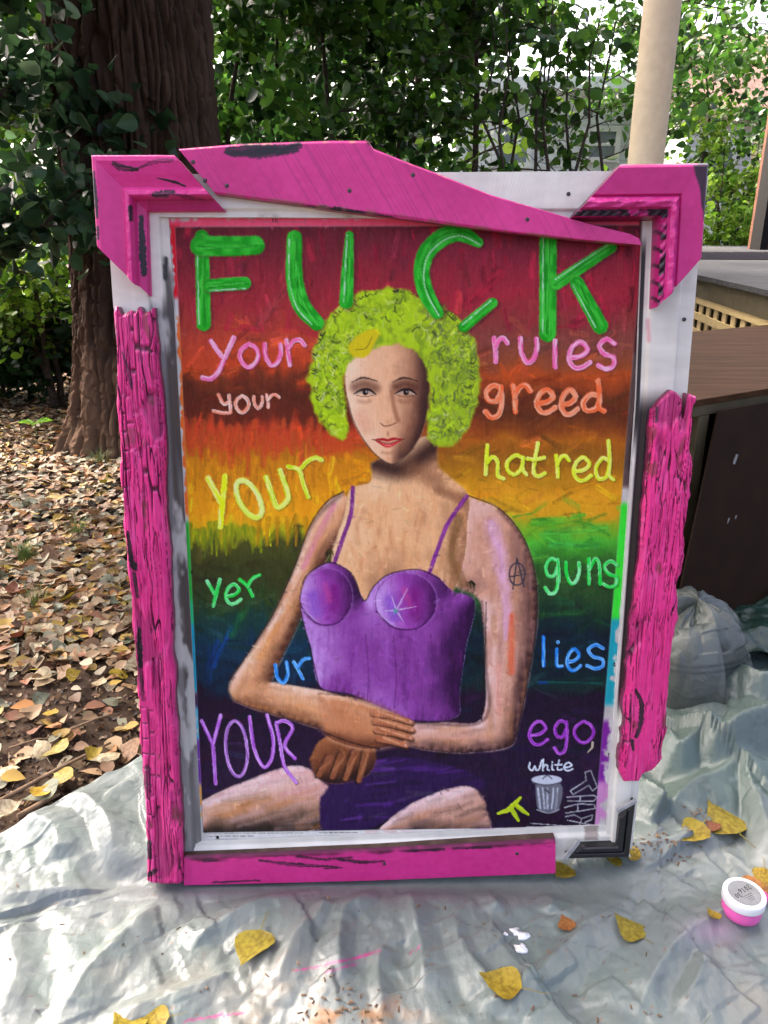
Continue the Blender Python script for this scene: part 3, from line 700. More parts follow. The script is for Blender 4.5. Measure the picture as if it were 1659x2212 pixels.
        p.stroke([(x + R_ * (math.cos(q + sp * k / 4) - math.cos(q)), y + R_ * 1.25 * (math.sin(q + sp * k / 4) - math.sin(q))) for k in range(5)], g.uniform(2.0, 4.6), c, np.array(c) * .8, .85, g.uniform(.45, .85), .4, g.uniform(.0002, .0006), clip=hr, seed=i)
    for i in range(80):
        if g.rand() < .5: x = g.choice([g.uniform(680, 744), g.uniform(930, 1026)]); y = g.uniform(740, 940)
        else: an = g.uniform(math.pi, math.pi * 2); rr = g.uniform(.8, 1.2); x = 848 + 142 * rr * math.cos(an); y = 790 + 134 * rr * math.sin(an)
        R_ = g.uniform(6, 13); q = g.uniform(0, 6.28); c = [(196, 232, 30), (214, 240, 60), (176, 216, 40), (222, 238, 150), (70, 84, 40)][g.randint(5)]
        p.stroke([(x + R_ * math.cos(q + k), y + 1.3 * R_ * math.sin(q + k)) for k in np.linspace(0, g.uniform(1.2, 3.2), 7)], g.uniform(1.2, 3.2), c, None, .85, .7, .6, .0006, clip=hr, seed=i)
    for i in range(60):
        an = g.uniform(math.pi * .85, math.pi * 2.15); x = 850 + 172 * math.cos(an); y = 800 + 172 * math.sin(an)
        p.stroke([(x - 5, y), (x, y + 3), (x + 5, y - 2)], 1.3, (38, 34, 24), None, .6, .8)
    p.poly([(762, 770), (752, 752), (768, 728), (800, 712), (820, 716), (806, 748), (788, 772)], (214, 196, 18), 3, 1, 1)
    p.stroke([(768, 756), (790, 752), (804, 728)], 1.6, (130, 116, 20), None, .7, .9)
    # tattoo mark on the arm: a ringed A
    p.stroke([(1117 + 17 * math.cos(t), 1240 + 24 * math.sin(t)) for t in np.linspace(0, 6.28, 14)], 2.6, (58, 54, 66), None, .7, .9)
    p.stroke([(1108, 1272), (1117, 1206), (1132, 1268)], 2.6, (58, 54, 66), None, .7, .9, sm=False); p.stroke([(1100, 1246), (1136, 1240)], 2.2, (58, 54, 66), None, .7, .9)
    for cx_, cy_ in ((1018, 1258), (712, 1190)):
        for i in range(26): q = g.uniform(0, 6.28); l = g.uniform(5, 17); p.stroke([(cx_, cy_ - 4), (cx_ + l * math.cos(q) * .7, cy_ + l * abs(math.sin(q)))], 1.2, [(30, 28, 16), (80, 72, 30), (40, 36, 20)][g.randint(3)], None, .7, .85)

def paint_words(p):
    g1, g2, gw = (28, 158, 28), (62, 196, 56), (206, 240, 214)
    def big(pts, r, hl=None):
        r_ = np.array(r if hasattr(r, '__len__') else [r] * len(pts), float) * 1.2
        p.stroke([(x + 5, y + 3) for x, y in pts], list(r_ + 5), (64, 24, 30), None, .8, .75)
        p.stroke(pts, list(r_ + 2.5), (196, 128, 110), None, .5, .7, .4, rough=.06)
        p.stroke(pts, list(r_), g1, g2, .2, 1, .0, .0011, rough=.05)
        for k in range(4): p.stroke([(x + npr.uniform(-.5, .5) * r_[0], y + npr.uniform(-.3, .3) * r_[0]) for x, y in pts], 2.0, [(18, 118, 24), (96, 216, 84), (30, 140, 30), (70, 190, 60)][k], None, .8, .8, .4, .0009)
        if hl: p.stroke([(x + hl[0], y + hl[1]) for x, y in pts], 2.6, gw, None, .8, .85, .6, .0011)
    big([(436, 512), (440, 700)], 14, (-10, 0))
    big([(432, 531), (500, 532), (552, 530)], [20, 20, 19])
    big([(452, 617), (528, 612)], 13, (2, 11))
    big([(636, 514), (636, 600), (652, 660), (684, 698)], [15, 17, 18, 15], (-11, 3))
    big([(755, 508), (751, 580), (748, 652)], [8, 12, 14], (-5, 0))
    big([(1033, 524), (1005, 508), (980, 504), (948, 518), (920, 548), (911, 590), (920, 632), (944, 676)], [10, 15, 17, 18, 17, 16, 16, 13], (4, 6))
    big([(1002, 706), (1064, 654)], [11, 10], (-3, -5))
    big([(1184, 500), (1183, 720)], 17, (-11, 0))
    big([(1202, 612), (1320, 534)], [13, 11], (-3, -8))
    big([(1246, 612), (1296, 704)], [14, 16], (-10, 3))
    pk, pk2 = (246, 110, 170), (250, 190, 214)
    def w(gl, x0, y0, x1, y1, r, c, c2): 
        r = r * 1.15
        for st in GL[gl]: 
            q = [(x0 + a * (x1 - x0), y0 + b * (y1 - y0)) for a, b in st]
            p.stroke([(x + 2, y + 1.5) for x, y in q], r + 1.2, (50, 24, 22), None, .8, .5)
            p.stroke(q, r, c, c2, .3, 1, 0, .0008)
    def ln(pts, r, c, c2, sm=True):
        r = list(np.array(r, float) * np.ones(len(pts)) * 1.15)
        p.stroke([(x + 2, y + 1.5) for x, y in pts], list(np.array(r, float) * np.ones(len(pts)) + 1.2), (40, 22, 26), None, .8, .45, sm=sm); p.stroke(pts, r, c, c2, .3, 1, 0, .0008, sm=sm)
    ln([(456, 737), (479, 770)], 5.5, pk, pk2); ln([(505, 730), (486, 772), (472, 802), (456, 818), (438, 816)], 5.5, pk, pk2)
    w('o', 518, 743, 559, 792, 5, pk, pk2); w('u', 570, 744, 609, 790, 5, pk, pk2); ln([(619, 735), (626, 788)], 5, pk, pk2); ln([(623, 753), (634, 737), (648, 735), (658, 746)], 5, pk, pk2)
    for gl, a in (('r', (1064, 731, 1096, 781)), ('u', (1122, 731, 1162, 784)), ('l', (1190, 736, 1208, 793)), ('e', (1226, 739, 1274, 794)), ('s', (1290, 733, 1331, 797))): w(gl, *a, 5.5, pk, pk2)
    o1, o2 = (252, 116, 66), (252, 176, 140)
    for gl, a in (('g', (1047, 833, 1088, 872)), ('r', (1104, 833, 1146, 890)), ('e', (1157, 842, 1199, 890)), ('e', (1210, 842, 1247, 894)), ('d', (1256, 846, 1306, 888))): w(gl, *a, 6, o1, o2)
    q1, q2 = (244, 150, 120), (252, 224, 208)
    ln([(472, 853), (483, 872), (496, 868)], 4, q1, q2); ln([(495, 855), (498, 885), (496, 892), (481, 892), (461, 888)], 4, q1, q2)
    w('o', 509, 855, 538, 890, 4, q1, q2); w('u', 548, 857, 568, 882, 3.6, q1, q2); w('r', 573, 853, 603, 880, 3.6, q1, q2)
    y1, y2 = (232, 250, 20), (244, 252, 140)
    ln([(450, 1034), (476, 1083)], 6.5, y1, y2); ln([(486, 1029), (481, 1086), (476, 1138)], 6.5, y1, y2, False)
    ln([(538 + 27 * math.cos(t) * .97 + 40 * math.sin(t) * .24, 1078 + 40 * math.sin(t) * .97 + 27 * math.cos(t) * .35) for t in np.linspace(0, 6.3, 16)], 6, (226, 246, 90), (240, 250, 170))
    ln([(575, 1031), (590, 1076), (600, 1096), (617, 1086), (622, 1068), (605, 1016)], 6, (200, 232, 30), y2); ln([(623, 1008), (646, 1016), (656, 1048), (666, 1074)], 5, (206, 232, 30), y2); ln([(651, 1011), (664, 997), (682, 989), (695, 994)], 5, (206, 232, 30), y2)
    z1, z2 = (222, 238, 40), (240, 250, 130)
    ln([(1053, 962), (1049, 1024)], 4.5, z1, z2); ln([(1052, 1000), (1064, 987), (1075, 998), (1075, 1026), (1087, 1034)], 4.5, z1, z2)
    w('a', 1092, 984, 1137, 1025, 4.5, z1, z2); w('t', 1140, 984, 1177, 1029, 4.5, z1, z2); w('r', 1198, 985, 1229, 1030, 4.5, z1, z2); w('e', 1237, 988, 1277, 1037, 4.5, z1, z2); w('d', 1284, 982, 1326, 1036, 4.5, z1, z2)
    c1, c2 = (36, 216, 74), (150, 244, 170)
    ln([(447, 1255), (463, 1282)], 4, c1, c2); ln([(475, 1252), (461, 1309)], 4, c1, c2); w('e', 486, 1262, 520, 1303, 3.8, c1, c2)
    ln([(518, 1252), (535, 1267), (546, 1288)], 3.8, c1, c2); ln([(535, 1267), (545, 1250), (561, 1242)], 3.8, c1, c2)
    w('g', 1176, 1207, 1210, 1250, 4, c1, c2); w('u', 1221, 1215, 1253, 1261, 4, c1, c2); w('n', 1269, 1207, 1300, 1261, 4, c1, c2); w('s', 1302, 1212, 1336, 1268, 4, c1, c2)
    b1, b2 = (40, 130, 220), (130, 196, 246)
    ln([(595, 1436), (599, 1462), (612, 1475), (622, 1457), (619, 1430)], 4, b1, b2); ln([(635, 1430), (645, 1448), (654, 1466)], 3.8, b1, b2); ln([(644, 1441), (655, 1425), (668, 1422)], 3.8, b1, b2)
    ln([(1174, 1376), (1174, 1438)], 3.8, b1, b2); ln([(1203, 1402), (1203, 1436), (1214, 1439)], 3.6, b1, b2); ln([(1205, 1387)], 4, b1, b2); w('e', 1223, 1402, 1254, 1447, 3.8, b1, b2); w('s', 1266, 1393, 1307, 1444, 4, b1, b2)
    v1, v2 = (176, 92, 206), (222, 168, 236)
    ln([(436, 1557), (460, 1608)], 4, v1, v2); ln([(477, 1545), (460, 1608), (466, 1693)], 4, v1, v2, False)
    ln([(511 + 23 * math.cos(t) + 4 * math.sin(t), 1617 + 60 * math.sin(t)) for t in np.linspace(0, 6.3, 18)], 3.6, (150, 100, 176), v2)
    ln([(539, 1548), (548, 1612), (562, 1647), (574, 1657), (588, 1635), (590, 1594), (577, 1545)], 4, v1, v2)
    ln([(597, 1564), (606, 1610), (615, 1656), (640, 1690)], 4, v1, v2); ln([(597, 1561), (615, 1557), (632, 1573), (615, 1610), (637, 1638)], 4, v1, v2)
    e1, e2 = (140, 50, 170), (196, 110, 216)
    w('e', 1141, 1558, 1183, 1607, 3.6, e1, e2); w('g', 1196, 1557, 1228, 1597, 3.6, e1, e2); w('o', 1240, 1558, 1283, 1603, 3.6, e1, e2); ln([(1280, 1604), (1279, 1614), (1269, 1626)], [3, 2.4, 1], (190, 178, 160), None)
    wt, wg = (232, 238, 248), (190, 200, 214)
    for gl, a in (('w', (1143, 1646, 1170, 1664)), ('h', (1172, 1650, 1186, 1664)), ('i', (1190, 1650, 1197, 1663)), ('t', (1199, 1650, 1214, 1663)), ('e', (1217, 1647, 1237, 1664))): w(gl, *a, 1.9, wt, wg)
    # rubbish bin
    p.poly([(1156, 1694), (1212, 1694), (1207, 1748), (1185, 1754), (1162, 1748)], (112, 112, 120), 2, 1)
    for x0, x1 in ((1162, 1167), (1172, 1176), (1182, 1183), (1196, 1192), (1205, 1200)): p.stroke([(x0, 1702), (x1, 1746)], 3, (220, 224, 236), (150, 152, 162), .7, .95, .2)
    p.stroke([(1178, 1706), (1186, 1712)], 3, (60, 58, 66), None, .8, .7)
    p.poly([(1148 + 33 + 33 * math.cos(t), 1684 + 10 * math.sin(t)) for t in np.linspace(0, 6.28, 16, endpoint=False)], (206, 210, 220), 1.5, 1)
    p.stroke([(1172, 1682), (1182, 1675), (1192, 1682)], 2.2, (90, 90, 98), None, .7, .9)
    p.stroke([(1150, 1690), (1180, 1696), (1212, 1690)], 2, (90, 88, 98), None, .7, .9)
    p.stroke([(1160, 1749), (1185, 1756), (1208, 1748)], 2, (170, 170, 180), None, .7, .9)
    # "trash" written down the side, letters turned on their side
    T = (214, 214, 216)
    def tl(pts, r=1.8): p.stroke(pts, r, T, (150, 150, 152), .5, .9, .25, .0003, sm=False)
    tl([(1232, 1708), (1266, 1686), (1264, 1668), (1276, 1664), (1290, 1700), (1280, 1708), (1272, 1696), (1238, 1716), (1232, 1708)])
    tl([(1224, 1722), (1246, 1720), (1282, 1718), (1290, 1722), (1282, 1730), (1250, 1730), (1226, 1730)]); tl([(1254, 1720), (1252, 1730)])
    tl([(1220, 1744), (1250, 1736), (1284, 1738), (1286, 1746), (1252, 1752), (1222, 1756)]); tl([(1248, 1738), (1248, 1752)])
    tl([(1222, 1764), (1240, 1760), (1256, 1768), (1280, 1760), (1278, 1770), (1264, 1776)]); tl([(1226, 1772), (1280, 1782)]); tl([(1256, 1770), (1250, 1786)])
    tl([(1140, 1786), (1180, 1788), (1230, 1784), (1276, 1788)], 2.4); tl([(1146, 1778), (1220, 1784)], 1.3)
    # banana skin
    bn, bn2 = (206, 222, 50), (170, 196, 40)
    ln([(1124, 1723), (1107, 1741), (1096, 1750), (1076, 1757)], [3, 6, 5, 3], bn, bn2); ln([(1104, 1746), (1112, 1760), (1120, 1772)], [6, 5, 3], bn, bn2); ln([(1114, 1738), (1128, 1750), (1141, 1759)], [5, 5, 2.5], bn, bn2)

# canvas sheet
na, nb = 580, 815
A1, B1 = np.meshgrid(np.linspace(-.075, 1.062, na), np.linspace(1.05, -.034, nb))
u, v = A1 * PW, B1 * PH
P = from_uvw(u, v, np.zeros_like(u)); X, Y = project(P)
pc = Paint(X, Y, (200, 200, 200))
paint_canvas(pc, A1, B1)
inside = ((A1 > 0) & (A1 < 1) & (B1 > 0) & (B1 < 1)).astype(float)
keepC, keepH = pc.C.copy(), pc.H.copy()
paint_figure(pc)
for i in range(4200):                                     # brush work over the whole picture
    r_, c_ = npr.randint(30, nb - 30), npr.randint(40, na - 40); x, y = X[r_, c_], Y[r_, c_]
    if 742 < x < 930 and 720 < y < 1012: continue
    col = np.clip(pc.C[r_, c_] * npr.uniform(.78, 1.24) + npr.uniform(-8, 8, 3), 0, 250); an = (1.57 if npr.rand() < .55 else 0) + npr.normal(0, .5) + (x - 850) * .0008; l = npr.uniform(3, 9)
    pc.stroke([(x - l * math.cos(an), y - l * math.sin(an)), (x + l * math.cos(an), y + l * math.sin(an))], npr.uniform(2, 4.6), col, None, .9, npr.uniform(.25, .6), .4, npr.uniform(0, .0003), seed=i)
pc.C = np.where(inside[..., None] > 0, pc.C, keepC); pc.H = np.where(inside > 0, pc.H, keepH)
paint_words(pc)
pc.C += (npr.rand(*pc.X.shape)[..., None] - .5) * 8 + (fbm(X * .5, Y * .06, 2, 77)[..., None] - .5) * 16
wcan = pc.H + .0006 * fbm(X * .15, Y * .15, 3, 9)
me = mesh_np('canvas', from_uvw(u, v, wcan).reshape(-1, 3), grid_faces(nb, na), albedo(vivid(pc.C)).reshape(-1, 3))
canvas = link('canvas', me, 'artist_paint', art)
canvas['label'] = 'rainbow canvas with a seated woman and rows of hand-painted words'

# backing panel (a thick board behind everything)
def slab(name, pts, w0, w1, mat, parent, bevel=.002):
    P = np.array(pts, float); uu, vv = plane_uv(P[:, 0], P[:, 1], w0)
    mb = MB(); mb.hexa([tuple(q) for q in from_uvw(uu, vv, np.full(len(P), w0))], [tuple(q) for q in from_uvw(uu, vv, np.full(len(P), w1))])
    return mb.build(name, mat, parent, bevel=bevel)
slab('backing_panel', [(240, 386), (1524, 376), (1362, 1834), (338, 1880)], -.003, -.032, 'white_plastic', art)

# white frame boards
WH = np.array((222, 218, 206), float)
def white_paint(streaks):
    def f(p, t, s, u, v):
        p.C = WH + (fbm(u * 14, v * 50, 4, 3)[..., None] - .5) * 30 + (fbm(u * 60, v * 6, 3, 4)[..., None] - .5) * 14
        p.H += .0012 * fbm(u * 20, v * 26, 4, 8) + .0006 * fbm(u * 130, v * 20, 3, 5)
        streaks(p, t, s, u, v)
    return f
def st_left(p, t, s, u, v):
    Y = p.Y
    gs = sstep(.60, .66, s)
    k = sstep(640, 690, Y) * gs
    p.mix(k * (.75 + .25 * vn(u * 300, v * 8, 3)), (118, 116, 116)); p.mix(k * sstep(.55, .7, fbm(u * 60, v * 6, 3, 12)) * .8, (168, 168, 170))
    p.mix(sstep(.86, .9, s) * sstep(560, 600, Y) * sstep(.35, .6, fbm(u * 50, v * 5, 3, 14)) * .85, (60, 54, 52))
    p.mix(sstep(.8, .84, s) * (1 - sstep(.9, .92, s)) * sstep(620, 700, Y) * .8, (70, 62, 58))
    p.mix(sstep(1500, 1750, Y) * gs * .5, (148, 148, 148))
    pe = sstep(.52, .6, fbm(u * 26, v * 9, 4, 52)) * gs * sstep(600, 640, Y); p.mix(pe * .85, (196, 194, 188)); p.mix(sstep(.56, .62, fbm(u * 30, v * 7 + 4, 4, 53)) * gs * (1 - pe) * .7, (84, 72, 62))
    p.stroke([(358, 560), (358, 600)], 8, (20, 18, 20), None, .6, .9, .3)
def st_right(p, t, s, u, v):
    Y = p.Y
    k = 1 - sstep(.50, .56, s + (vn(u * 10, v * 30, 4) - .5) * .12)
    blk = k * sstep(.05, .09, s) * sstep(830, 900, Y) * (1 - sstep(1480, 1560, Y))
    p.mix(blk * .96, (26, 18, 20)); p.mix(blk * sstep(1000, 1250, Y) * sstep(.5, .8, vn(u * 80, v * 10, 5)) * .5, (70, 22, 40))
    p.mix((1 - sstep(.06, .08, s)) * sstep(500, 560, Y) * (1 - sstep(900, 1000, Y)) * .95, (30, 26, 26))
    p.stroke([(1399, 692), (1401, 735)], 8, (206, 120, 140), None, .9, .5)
def st_none(p, t, s, u, v): pass
def prof_left(t, s, u, v): return .014 - .004 * sstep(.6, .64, s) - .008 * sstep(.84, .88, s) 
def prof_right(t, s, u, v): return .007 + .006 * sstep(.14, .18, s) + .003 * np.sin(s * 3.1) - .005 * sstep(.70, .72, s)
board('frame_board', [(228, 400), (246, 665), (256, 690), (312, 1500), (332, 1890)], [(362, 440), (374, 640), (420, 1500), (436, 1840)], 380, 46, .012, .004, prof_left, white_paint(st_left), (200, 198, 196), 'white_frame_paint', art, -.03)
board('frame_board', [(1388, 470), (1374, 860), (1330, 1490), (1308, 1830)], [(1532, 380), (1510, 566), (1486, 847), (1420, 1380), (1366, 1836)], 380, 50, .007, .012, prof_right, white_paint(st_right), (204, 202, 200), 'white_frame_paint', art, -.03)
def st_top(p, t, s, u, v):
    p.C += 6; p.H += .0005 * np.sin(u * 1800) * np.sin(v * 1800)
    p.mix(.5 * sstep(.6, .8, fbm(u * 30, v * 30, 4, 2)) * sstep(.75, 1, s), (150, 130, 110))
board('frame_board', [(300, 378), (1528, 369)], [(340, 470), (1400, 474)], 420, 32, .012, .004, lambda t, s, u, v: .0155 - .006 * sstep(.8, .85, s) + 0 * u, white_paint(st_top), (204, 202, 200), 'white_frame_paint', art, -.031)
board('frame_board', [(436, 1816), (1320, 1782)], [(330, 1880), (1364, 1852)], 300, 24, .004, .012, lambda t, s, u, v: .0035 + .006 * sstep(.2, .3, s) + 0 * u, white_paint(lambda p, t, s, u, v: p.mix((p.X > 1262) * (p.X < 1292) * (p.Y < 1815) * .7, (140, 124, 112))), (190, 188, 186), 'white_frame_paint', art, -.0305)

# ---- pink boards
PK = np.array((208, 50, 130), float)
def pink_base(p, u, v, sd=0, var=26):
    p.C = PK + (fbm(u * 9, v * 9, 4, sd)[..., None] - .5) * var * np.array((1.2, .8, 1.0)) + (fbm(u * 120, v * 120, 2, sd + 3)[..., None] - .5) * 12
BLK = (26, 22, 28)
def dab(p, pts, r, a=.95, streak=.5): p.stroke(pts, r, BLK, (44, 34, 44), .35, a, streak, .0004, rough=.3)
# top board
TA = [(385, 321), (517, 310), (713, 303), (796, 303), (806, 320), (891, 354), (945, 374), (1060, 420), (1176, 454), (1220, 467), (1289, 487), (1360, 504), (1380, 514)]
TB = [(466, 419), (713, 453), (878, 473), (1110, 503), (1250, 518), (1386, 530)]
def w_flat(t, s, u, v): return .034 + .0004 * fbm(u * 40, v * 40, 3, 2) - .006 * (sstep(.94, 1, s) + 1 - sstep(0, .06, s)) ** 2 * .5
def top_paint(p, t, s, u, v):
    pink_base(p, u, v, 21)
    d = (u + v * .62)
    k = sstep(.72, .8, vn(d * 420, (v - u) * 4, 4)); p.H -= .0005 * k; p.mix(k * .25, (140, 34, 96))
    p.H -= .0012 * (np.abs(((u * .82 + v * .57) - .532 + .004 * vn(v * 30, u * 0, 2))) < .0012)
    dab(p, [(492, 326), (540, 322), (600, 322), (646, 314)], [9, 15, 13, 8], .95, .35); dab(p, [(495, 330), (560, 334), (640, 324)], [8, 9, 7], .9, .3)
    dab(p, [(566, 438), (640, 447), (720, 454), (790, 462), (850, 470)], [4, 7, 9, 7, 3], .95, .4)
    dab(p, [(860, 478), (930, 484)], 5, .8, .6)
    for x, y in ((972, 380), (1010, 398)): dab(p, [(x - 40, y - 16), (x, y)], 4, .6, .7)
    p.mix(sstep(.9, .97, s) * sstep(.45, .7, fbm(u * 60, v * 60, 3, 9)) * .7, (150, 96, 90))
    p.mix((1 - sstep(.02, .06, s)) * sstep(.55, .75, fbm(u * 90, v * 90, 3, 19)) * .7, (224, 150, 120))
    p.stroke([(806, 312), (798, 306)], 8, (92, 28, 34), None, .5, .9)
tb = board('pink_board', TA, TB, 560, 90, .034, .034, w_flat, top_paint, (150, 60, 90), 'gloss_pink_paint', art, .012)
tb['label'] = 'flat tapering pink board screwed across the top of the frame'
# corner mouldings
def prof_tl(t, s, u, v):
    w = np.interp(s, [0, .03, .12, .35, .5, .6, .66, .74, .78, .80, .9, .985, 1], [.050, .056, .058, .054, .050, .048, .054, .056, .050, .030, .026, .022, .006])
    return w + .0016 * ((s > .6) & (s < .76)) * (fbm(u * 160, v * 160, 3, 4) - .3) + .0008 * fbm(u * 30, v * 30, 3, 1)
def paint_tl(p, t, s, u, v):
    pink_base(p, u, v, 31, 20)
    dab(p, [(246, 352), (262, 362), (296, 366)], [6, 9, 5]); dab(p, [(300, 362), (340, 348), (372, 346)], [3, 6, 5], .6, .8)
    dab(p, [(338, 384), (376, 393), (400, 402)], [1.5, 4, 2], .95, 0); dab(p, [(332, 420), (356, 418), (374, 414)], [6, 10, 5], .9, .3); dab(p, [(374, 420), (440, 432)], [5, 3], .6, .7)
    dab(p, [(202, 372), (207, 430), (210, 470)], [3, 5, 3]); dab(p, [(211, 490), (212, 515)], 4)
    dab(p, [(281, 448), (283, 475)], [6, 5], .95, .2); dab(p, [(305, 470), (307, 520), (311, 590)], [6, 9, 8], 1, .1)
    p.mix(((s > .77) & (s < .985)) * ((p.Y > 430) & (p.X > 318)) * .35, (128, 22, 70))  # inner wall darkened, shade of the underside mixed into the pink
board('pink_corner_moulding', [(375, 334), (196, 334), (208, 529)], [(491, 460), (325, 461), (331, 642)], 460, 110, .054, .006, prof_tl, paint_tl, (180, 60, 110), 'gloss_pink_paint', art, 0, True)['label'] = 'stepped pink frame corner with black dabs at the end by the trunk'
def prof_tr(t, s, u, v):
    w = np.interp(s, [0, .05, .1, .58, .61, .65, .73, .82, .85, .87, .965, .985, 1], [.036, .050, .054, .052, .047, .053, .060, .056, .047, .048, .046, .036, .008])
    tw = np.sin((u - v) * 150 + s * 22); bead = np.abs(np.sin((u - v) * 190))
    return w + .0030 * ((s > .63) & (s < .84)) * (tw * .4 + 1.4 * (fbm(u * 110, v * 110, 3, 6) - .4)) + .0035 * ((s > .865) & (s < .965)) * (bead - .5)
def paint_tr(p, t, s, u, v):
    pink_base(p, u, v, 41, 16); p.C -= np.array((14, 12, 10))
    p.mix((s > .62) * (s < .85) * .35, (226, 82, 156))
    e = (s > .85) & (s < .97); p.mix(e * sstep(.36, .56, fbm(u * 55, v * 55, 3, 8)) * .92, BLK)
    for i in range(9): 
        x, y = (1290 + 18 * i, 462) if i < 4 else (1418 - 2.4 * (i - 4), 500 + 36 * (i - 4)); dab(p, [(x, y), (x + 14, y + 2 if i < 4 else y + 7)], 5, .9, .3)
    p.mix((1 - sstep(.03, .07, s)) * (t > .5) * .85, (36, 20, 32)); p.poly([(1498, 358), (1536, 352), (1536, 480), (1520, 470), (1514, 420)], (40, 24, 36), 3, .9, 4)
    p.mix(((s > .975)) * (t < .5) * .5, (110, 18, 60))  # down-facing lip of the level arm: its shade is in the colour
board('pink_corner_moulding', [(1346, 351), (1537, 348), (1522, 549)], [(1222, 478), (1408, 477), (1400, 668)], 480, 110, .052, .008, prof_tr, paint_tr, (92, 24, 62), 'gloss_pink_paint', art, 0, True)['label'] = 'broad pink frame corner with beaded inner edge in front of the cream post'
# rough beams
def rough_relief(u, v, ax, sd, depth):
    along, across = v, u
    a2 = across + .012 * (fbm(along * 3.5, across * 6, 3, sd) - .5) + .003 * (fbm(along * 22, across * 30, 2, sd + 8) - .5)
    def lines(fa, fl, wd, sd_, lo):
        n = np.abs(fbm(a2 * fa, along * fl, 2, sd_) - .5); on = sstep(lo, lo + .14, vn(a2 * fa * .5, along * fl * .8, sd_ + 5))
        return on * (1 - sstep(wd * .4, wd, n))
    c1 = lines(70, 3.0, .022, sd + 1, .44); c2 = lines(150, 6., .03, sd + 2, .40); c3 = lines(230, 12., .045, sd + 3, .42)
    zone = .75 * sstep(.55, .66, fbm(along * 4.0, across * 16, 3, sd + 13))                 # patches where the wood has broken into little blocks
    aw = a2 * 90 + 1.6 * (fbm(a2 * 50, along * 9, 2, sd + 24) - .5); k = np.floor(aw); ph = along * (9 + 22 * _hash(k, k * 0, sd + 21)) + 7 * _hash(k, k * 0 + 1, sd + 22); row = np.floor(ph); fp = ph - row; fr = aw - k
    blk = zone * np.maximum(1 - sstep(.03, .10, np.minimum(fp, 1 - fp)), 1 - sstep(.05, .14, np.minimum(fr, 1 - fr)))
    off = zone * (_hash(k, row, sd + 23) - .5)
    crack = 1 - np.clip(np.maximum(np.maximum(c1, c2 * .8), np.maximum(c3 * .5, blk * .8)), 0, 1)
    gouge = sstep(.70, .78, fbm(a2 * 26, along * 7, 3, sd + 15))
    r = depth * (-(1 - crack) * .75 + off * .5 - gouge * .6 + (vn(a2 * 420, along * 12, sd + 6) - .5) * .3 + (fbm(a2 * 18, along * 1.4, 3, sd + 7) - .5) * .8)
    return r, crack, 1 - gouge
def beam(name, A, B, wtop, sd, dabs, jag, parent, n=640, m=96, var=30, brt=1.0):
    def wf(t, s, u, v):
        r, c, x = rough_relief(u, v, 'v', sd, .0075)
        rnd_ = np.clip(np.minimum(s, 1 - s) / .13, 0, 1); ends = np.clip(np.minimum(t, 1 - t) / .006, 0, 1)
        return wtop + r - .016 * (1 - np.sqrt(1 - (1 - rnd_) ** 2)) - .006 * (1 - ends)
    def pf(p, t, s, u, v):
        pink_base(p, u, v, sd, var); p.C = p.C * np.array((1.04, 1.0, .98)) * brt
        r, c, x = rough_relief(u, v, 'v', sd, 1.0)
        p.mix(sstep(.2, .7, 1 - c) * (.45 + .55 * sstep(.3, .6, vn(u * 90, v * 12, sd + 30))) * .92, (64, 16, 40)); p.mix((1 - x) * .45, (124, 28, 76))
        p.mix(sstep(.6, .85, fbm(u * 160, v * 22, 2, sd + 33)) * .4, (234, 104, 170)); p.mix(sstep(.68, .76, fbm(u * 44, v * 16, 4, sd + 41)) * .6, (120, 60, 60))
        for d in dabs: d(p)
    return board(name, A, B, n, m, wtop, wtop, wf, pf, (120, 36, 72), 'weathered_pink_paint', parent, -.005, False, jag)
def jagL(t, s):
    e = np.clip(1 - t / .02, 0, 1) * (vn(s * 9, s * 0, 3) - .5) * .022
    side = (1 - sstep(0, .12, s)) * (fbm(t * 24, t * 0, 4, 8) - .5) * .011 + sstep(.88, 1, s) * (fbm(t * 22, t * 0, 4, 9) - .5) * .009
    return side, e
lb = beam('rough_pink_beam', [(241, 671), (248, 830), (260, 1090), (280, 1310), (292, 1480), (304, 1650), (310, 1800), (316, 1914)], [(329, 671), (349, 880), (358, 1100), (364, 1260), (373, 1430), (383, 1650), (389, 1800), (393, 1914)], .042, 51,
     [lambda p: dab(p, [(250, 700), (252, 840)], 3, .6, .7), lambda p: dab(p, [(264, 760), (280, 810), (285, 840)], [3, 6, 3], .6, .6), lambda p: dab(p, [(276, 1150), (284, 1210), (292, 1226)], [4, 7, 8], 1, .1),
      lambda p: dab(p, [(290, 1240), (298, 1290)], [5, 4], .9, .3), lambda p: dab(p, [(300, 1360), (302, 1400), (304, 1440)], [5, 8, 6], 1, .1), lambda p: dab(p, [(298, 1450), (310, 1510)], [10, 6], .6, .7),
      lambda p: dab(p, [(318, 1660), (320, 1720)], [9, 9], .55, .7), lambda p: dab(p, [(320, 1820), (322, 1850)], 8, .7, .6), lambda p: dab(p, [(318, 1892), (326, 1886), (338, 1880)], [3, 7, 5], .95, .2),
      lambda p: p.stroke([(330, 1718), (352, 1708), (376, 1722)], 9, PK, None, .4, .9)], jagL, art)
lb['label'] = 'long weathered pink beam down the side by the leaf litter'
def jagR(t, s):
    top = np.interp(s, [0, .08, .2, .42, .55, .66, .72, .78, .84, 1], [-.035, -.03, -.016, 0, -.004, -.012, -.05, -.05, -.006, -.012])
    e = np.clip(1 - t / .09, 0, 1) * top + np.clip(1 - (1 - t) / .06, 0, 1) * np.interp(s, [0, .12, .5, .58, .8, .95, 1], [.016, 0, .0, .016, .022, .04, .05])
    side = (1 - sstep(0, .12, s)) * (fbm(t * 20, t * 0, 4, 18) - .5) * .011 + sstep(.88, 1, s) * (fbm(t * 22, t * 0, 4, 19) - .5) * .018
    return side, e
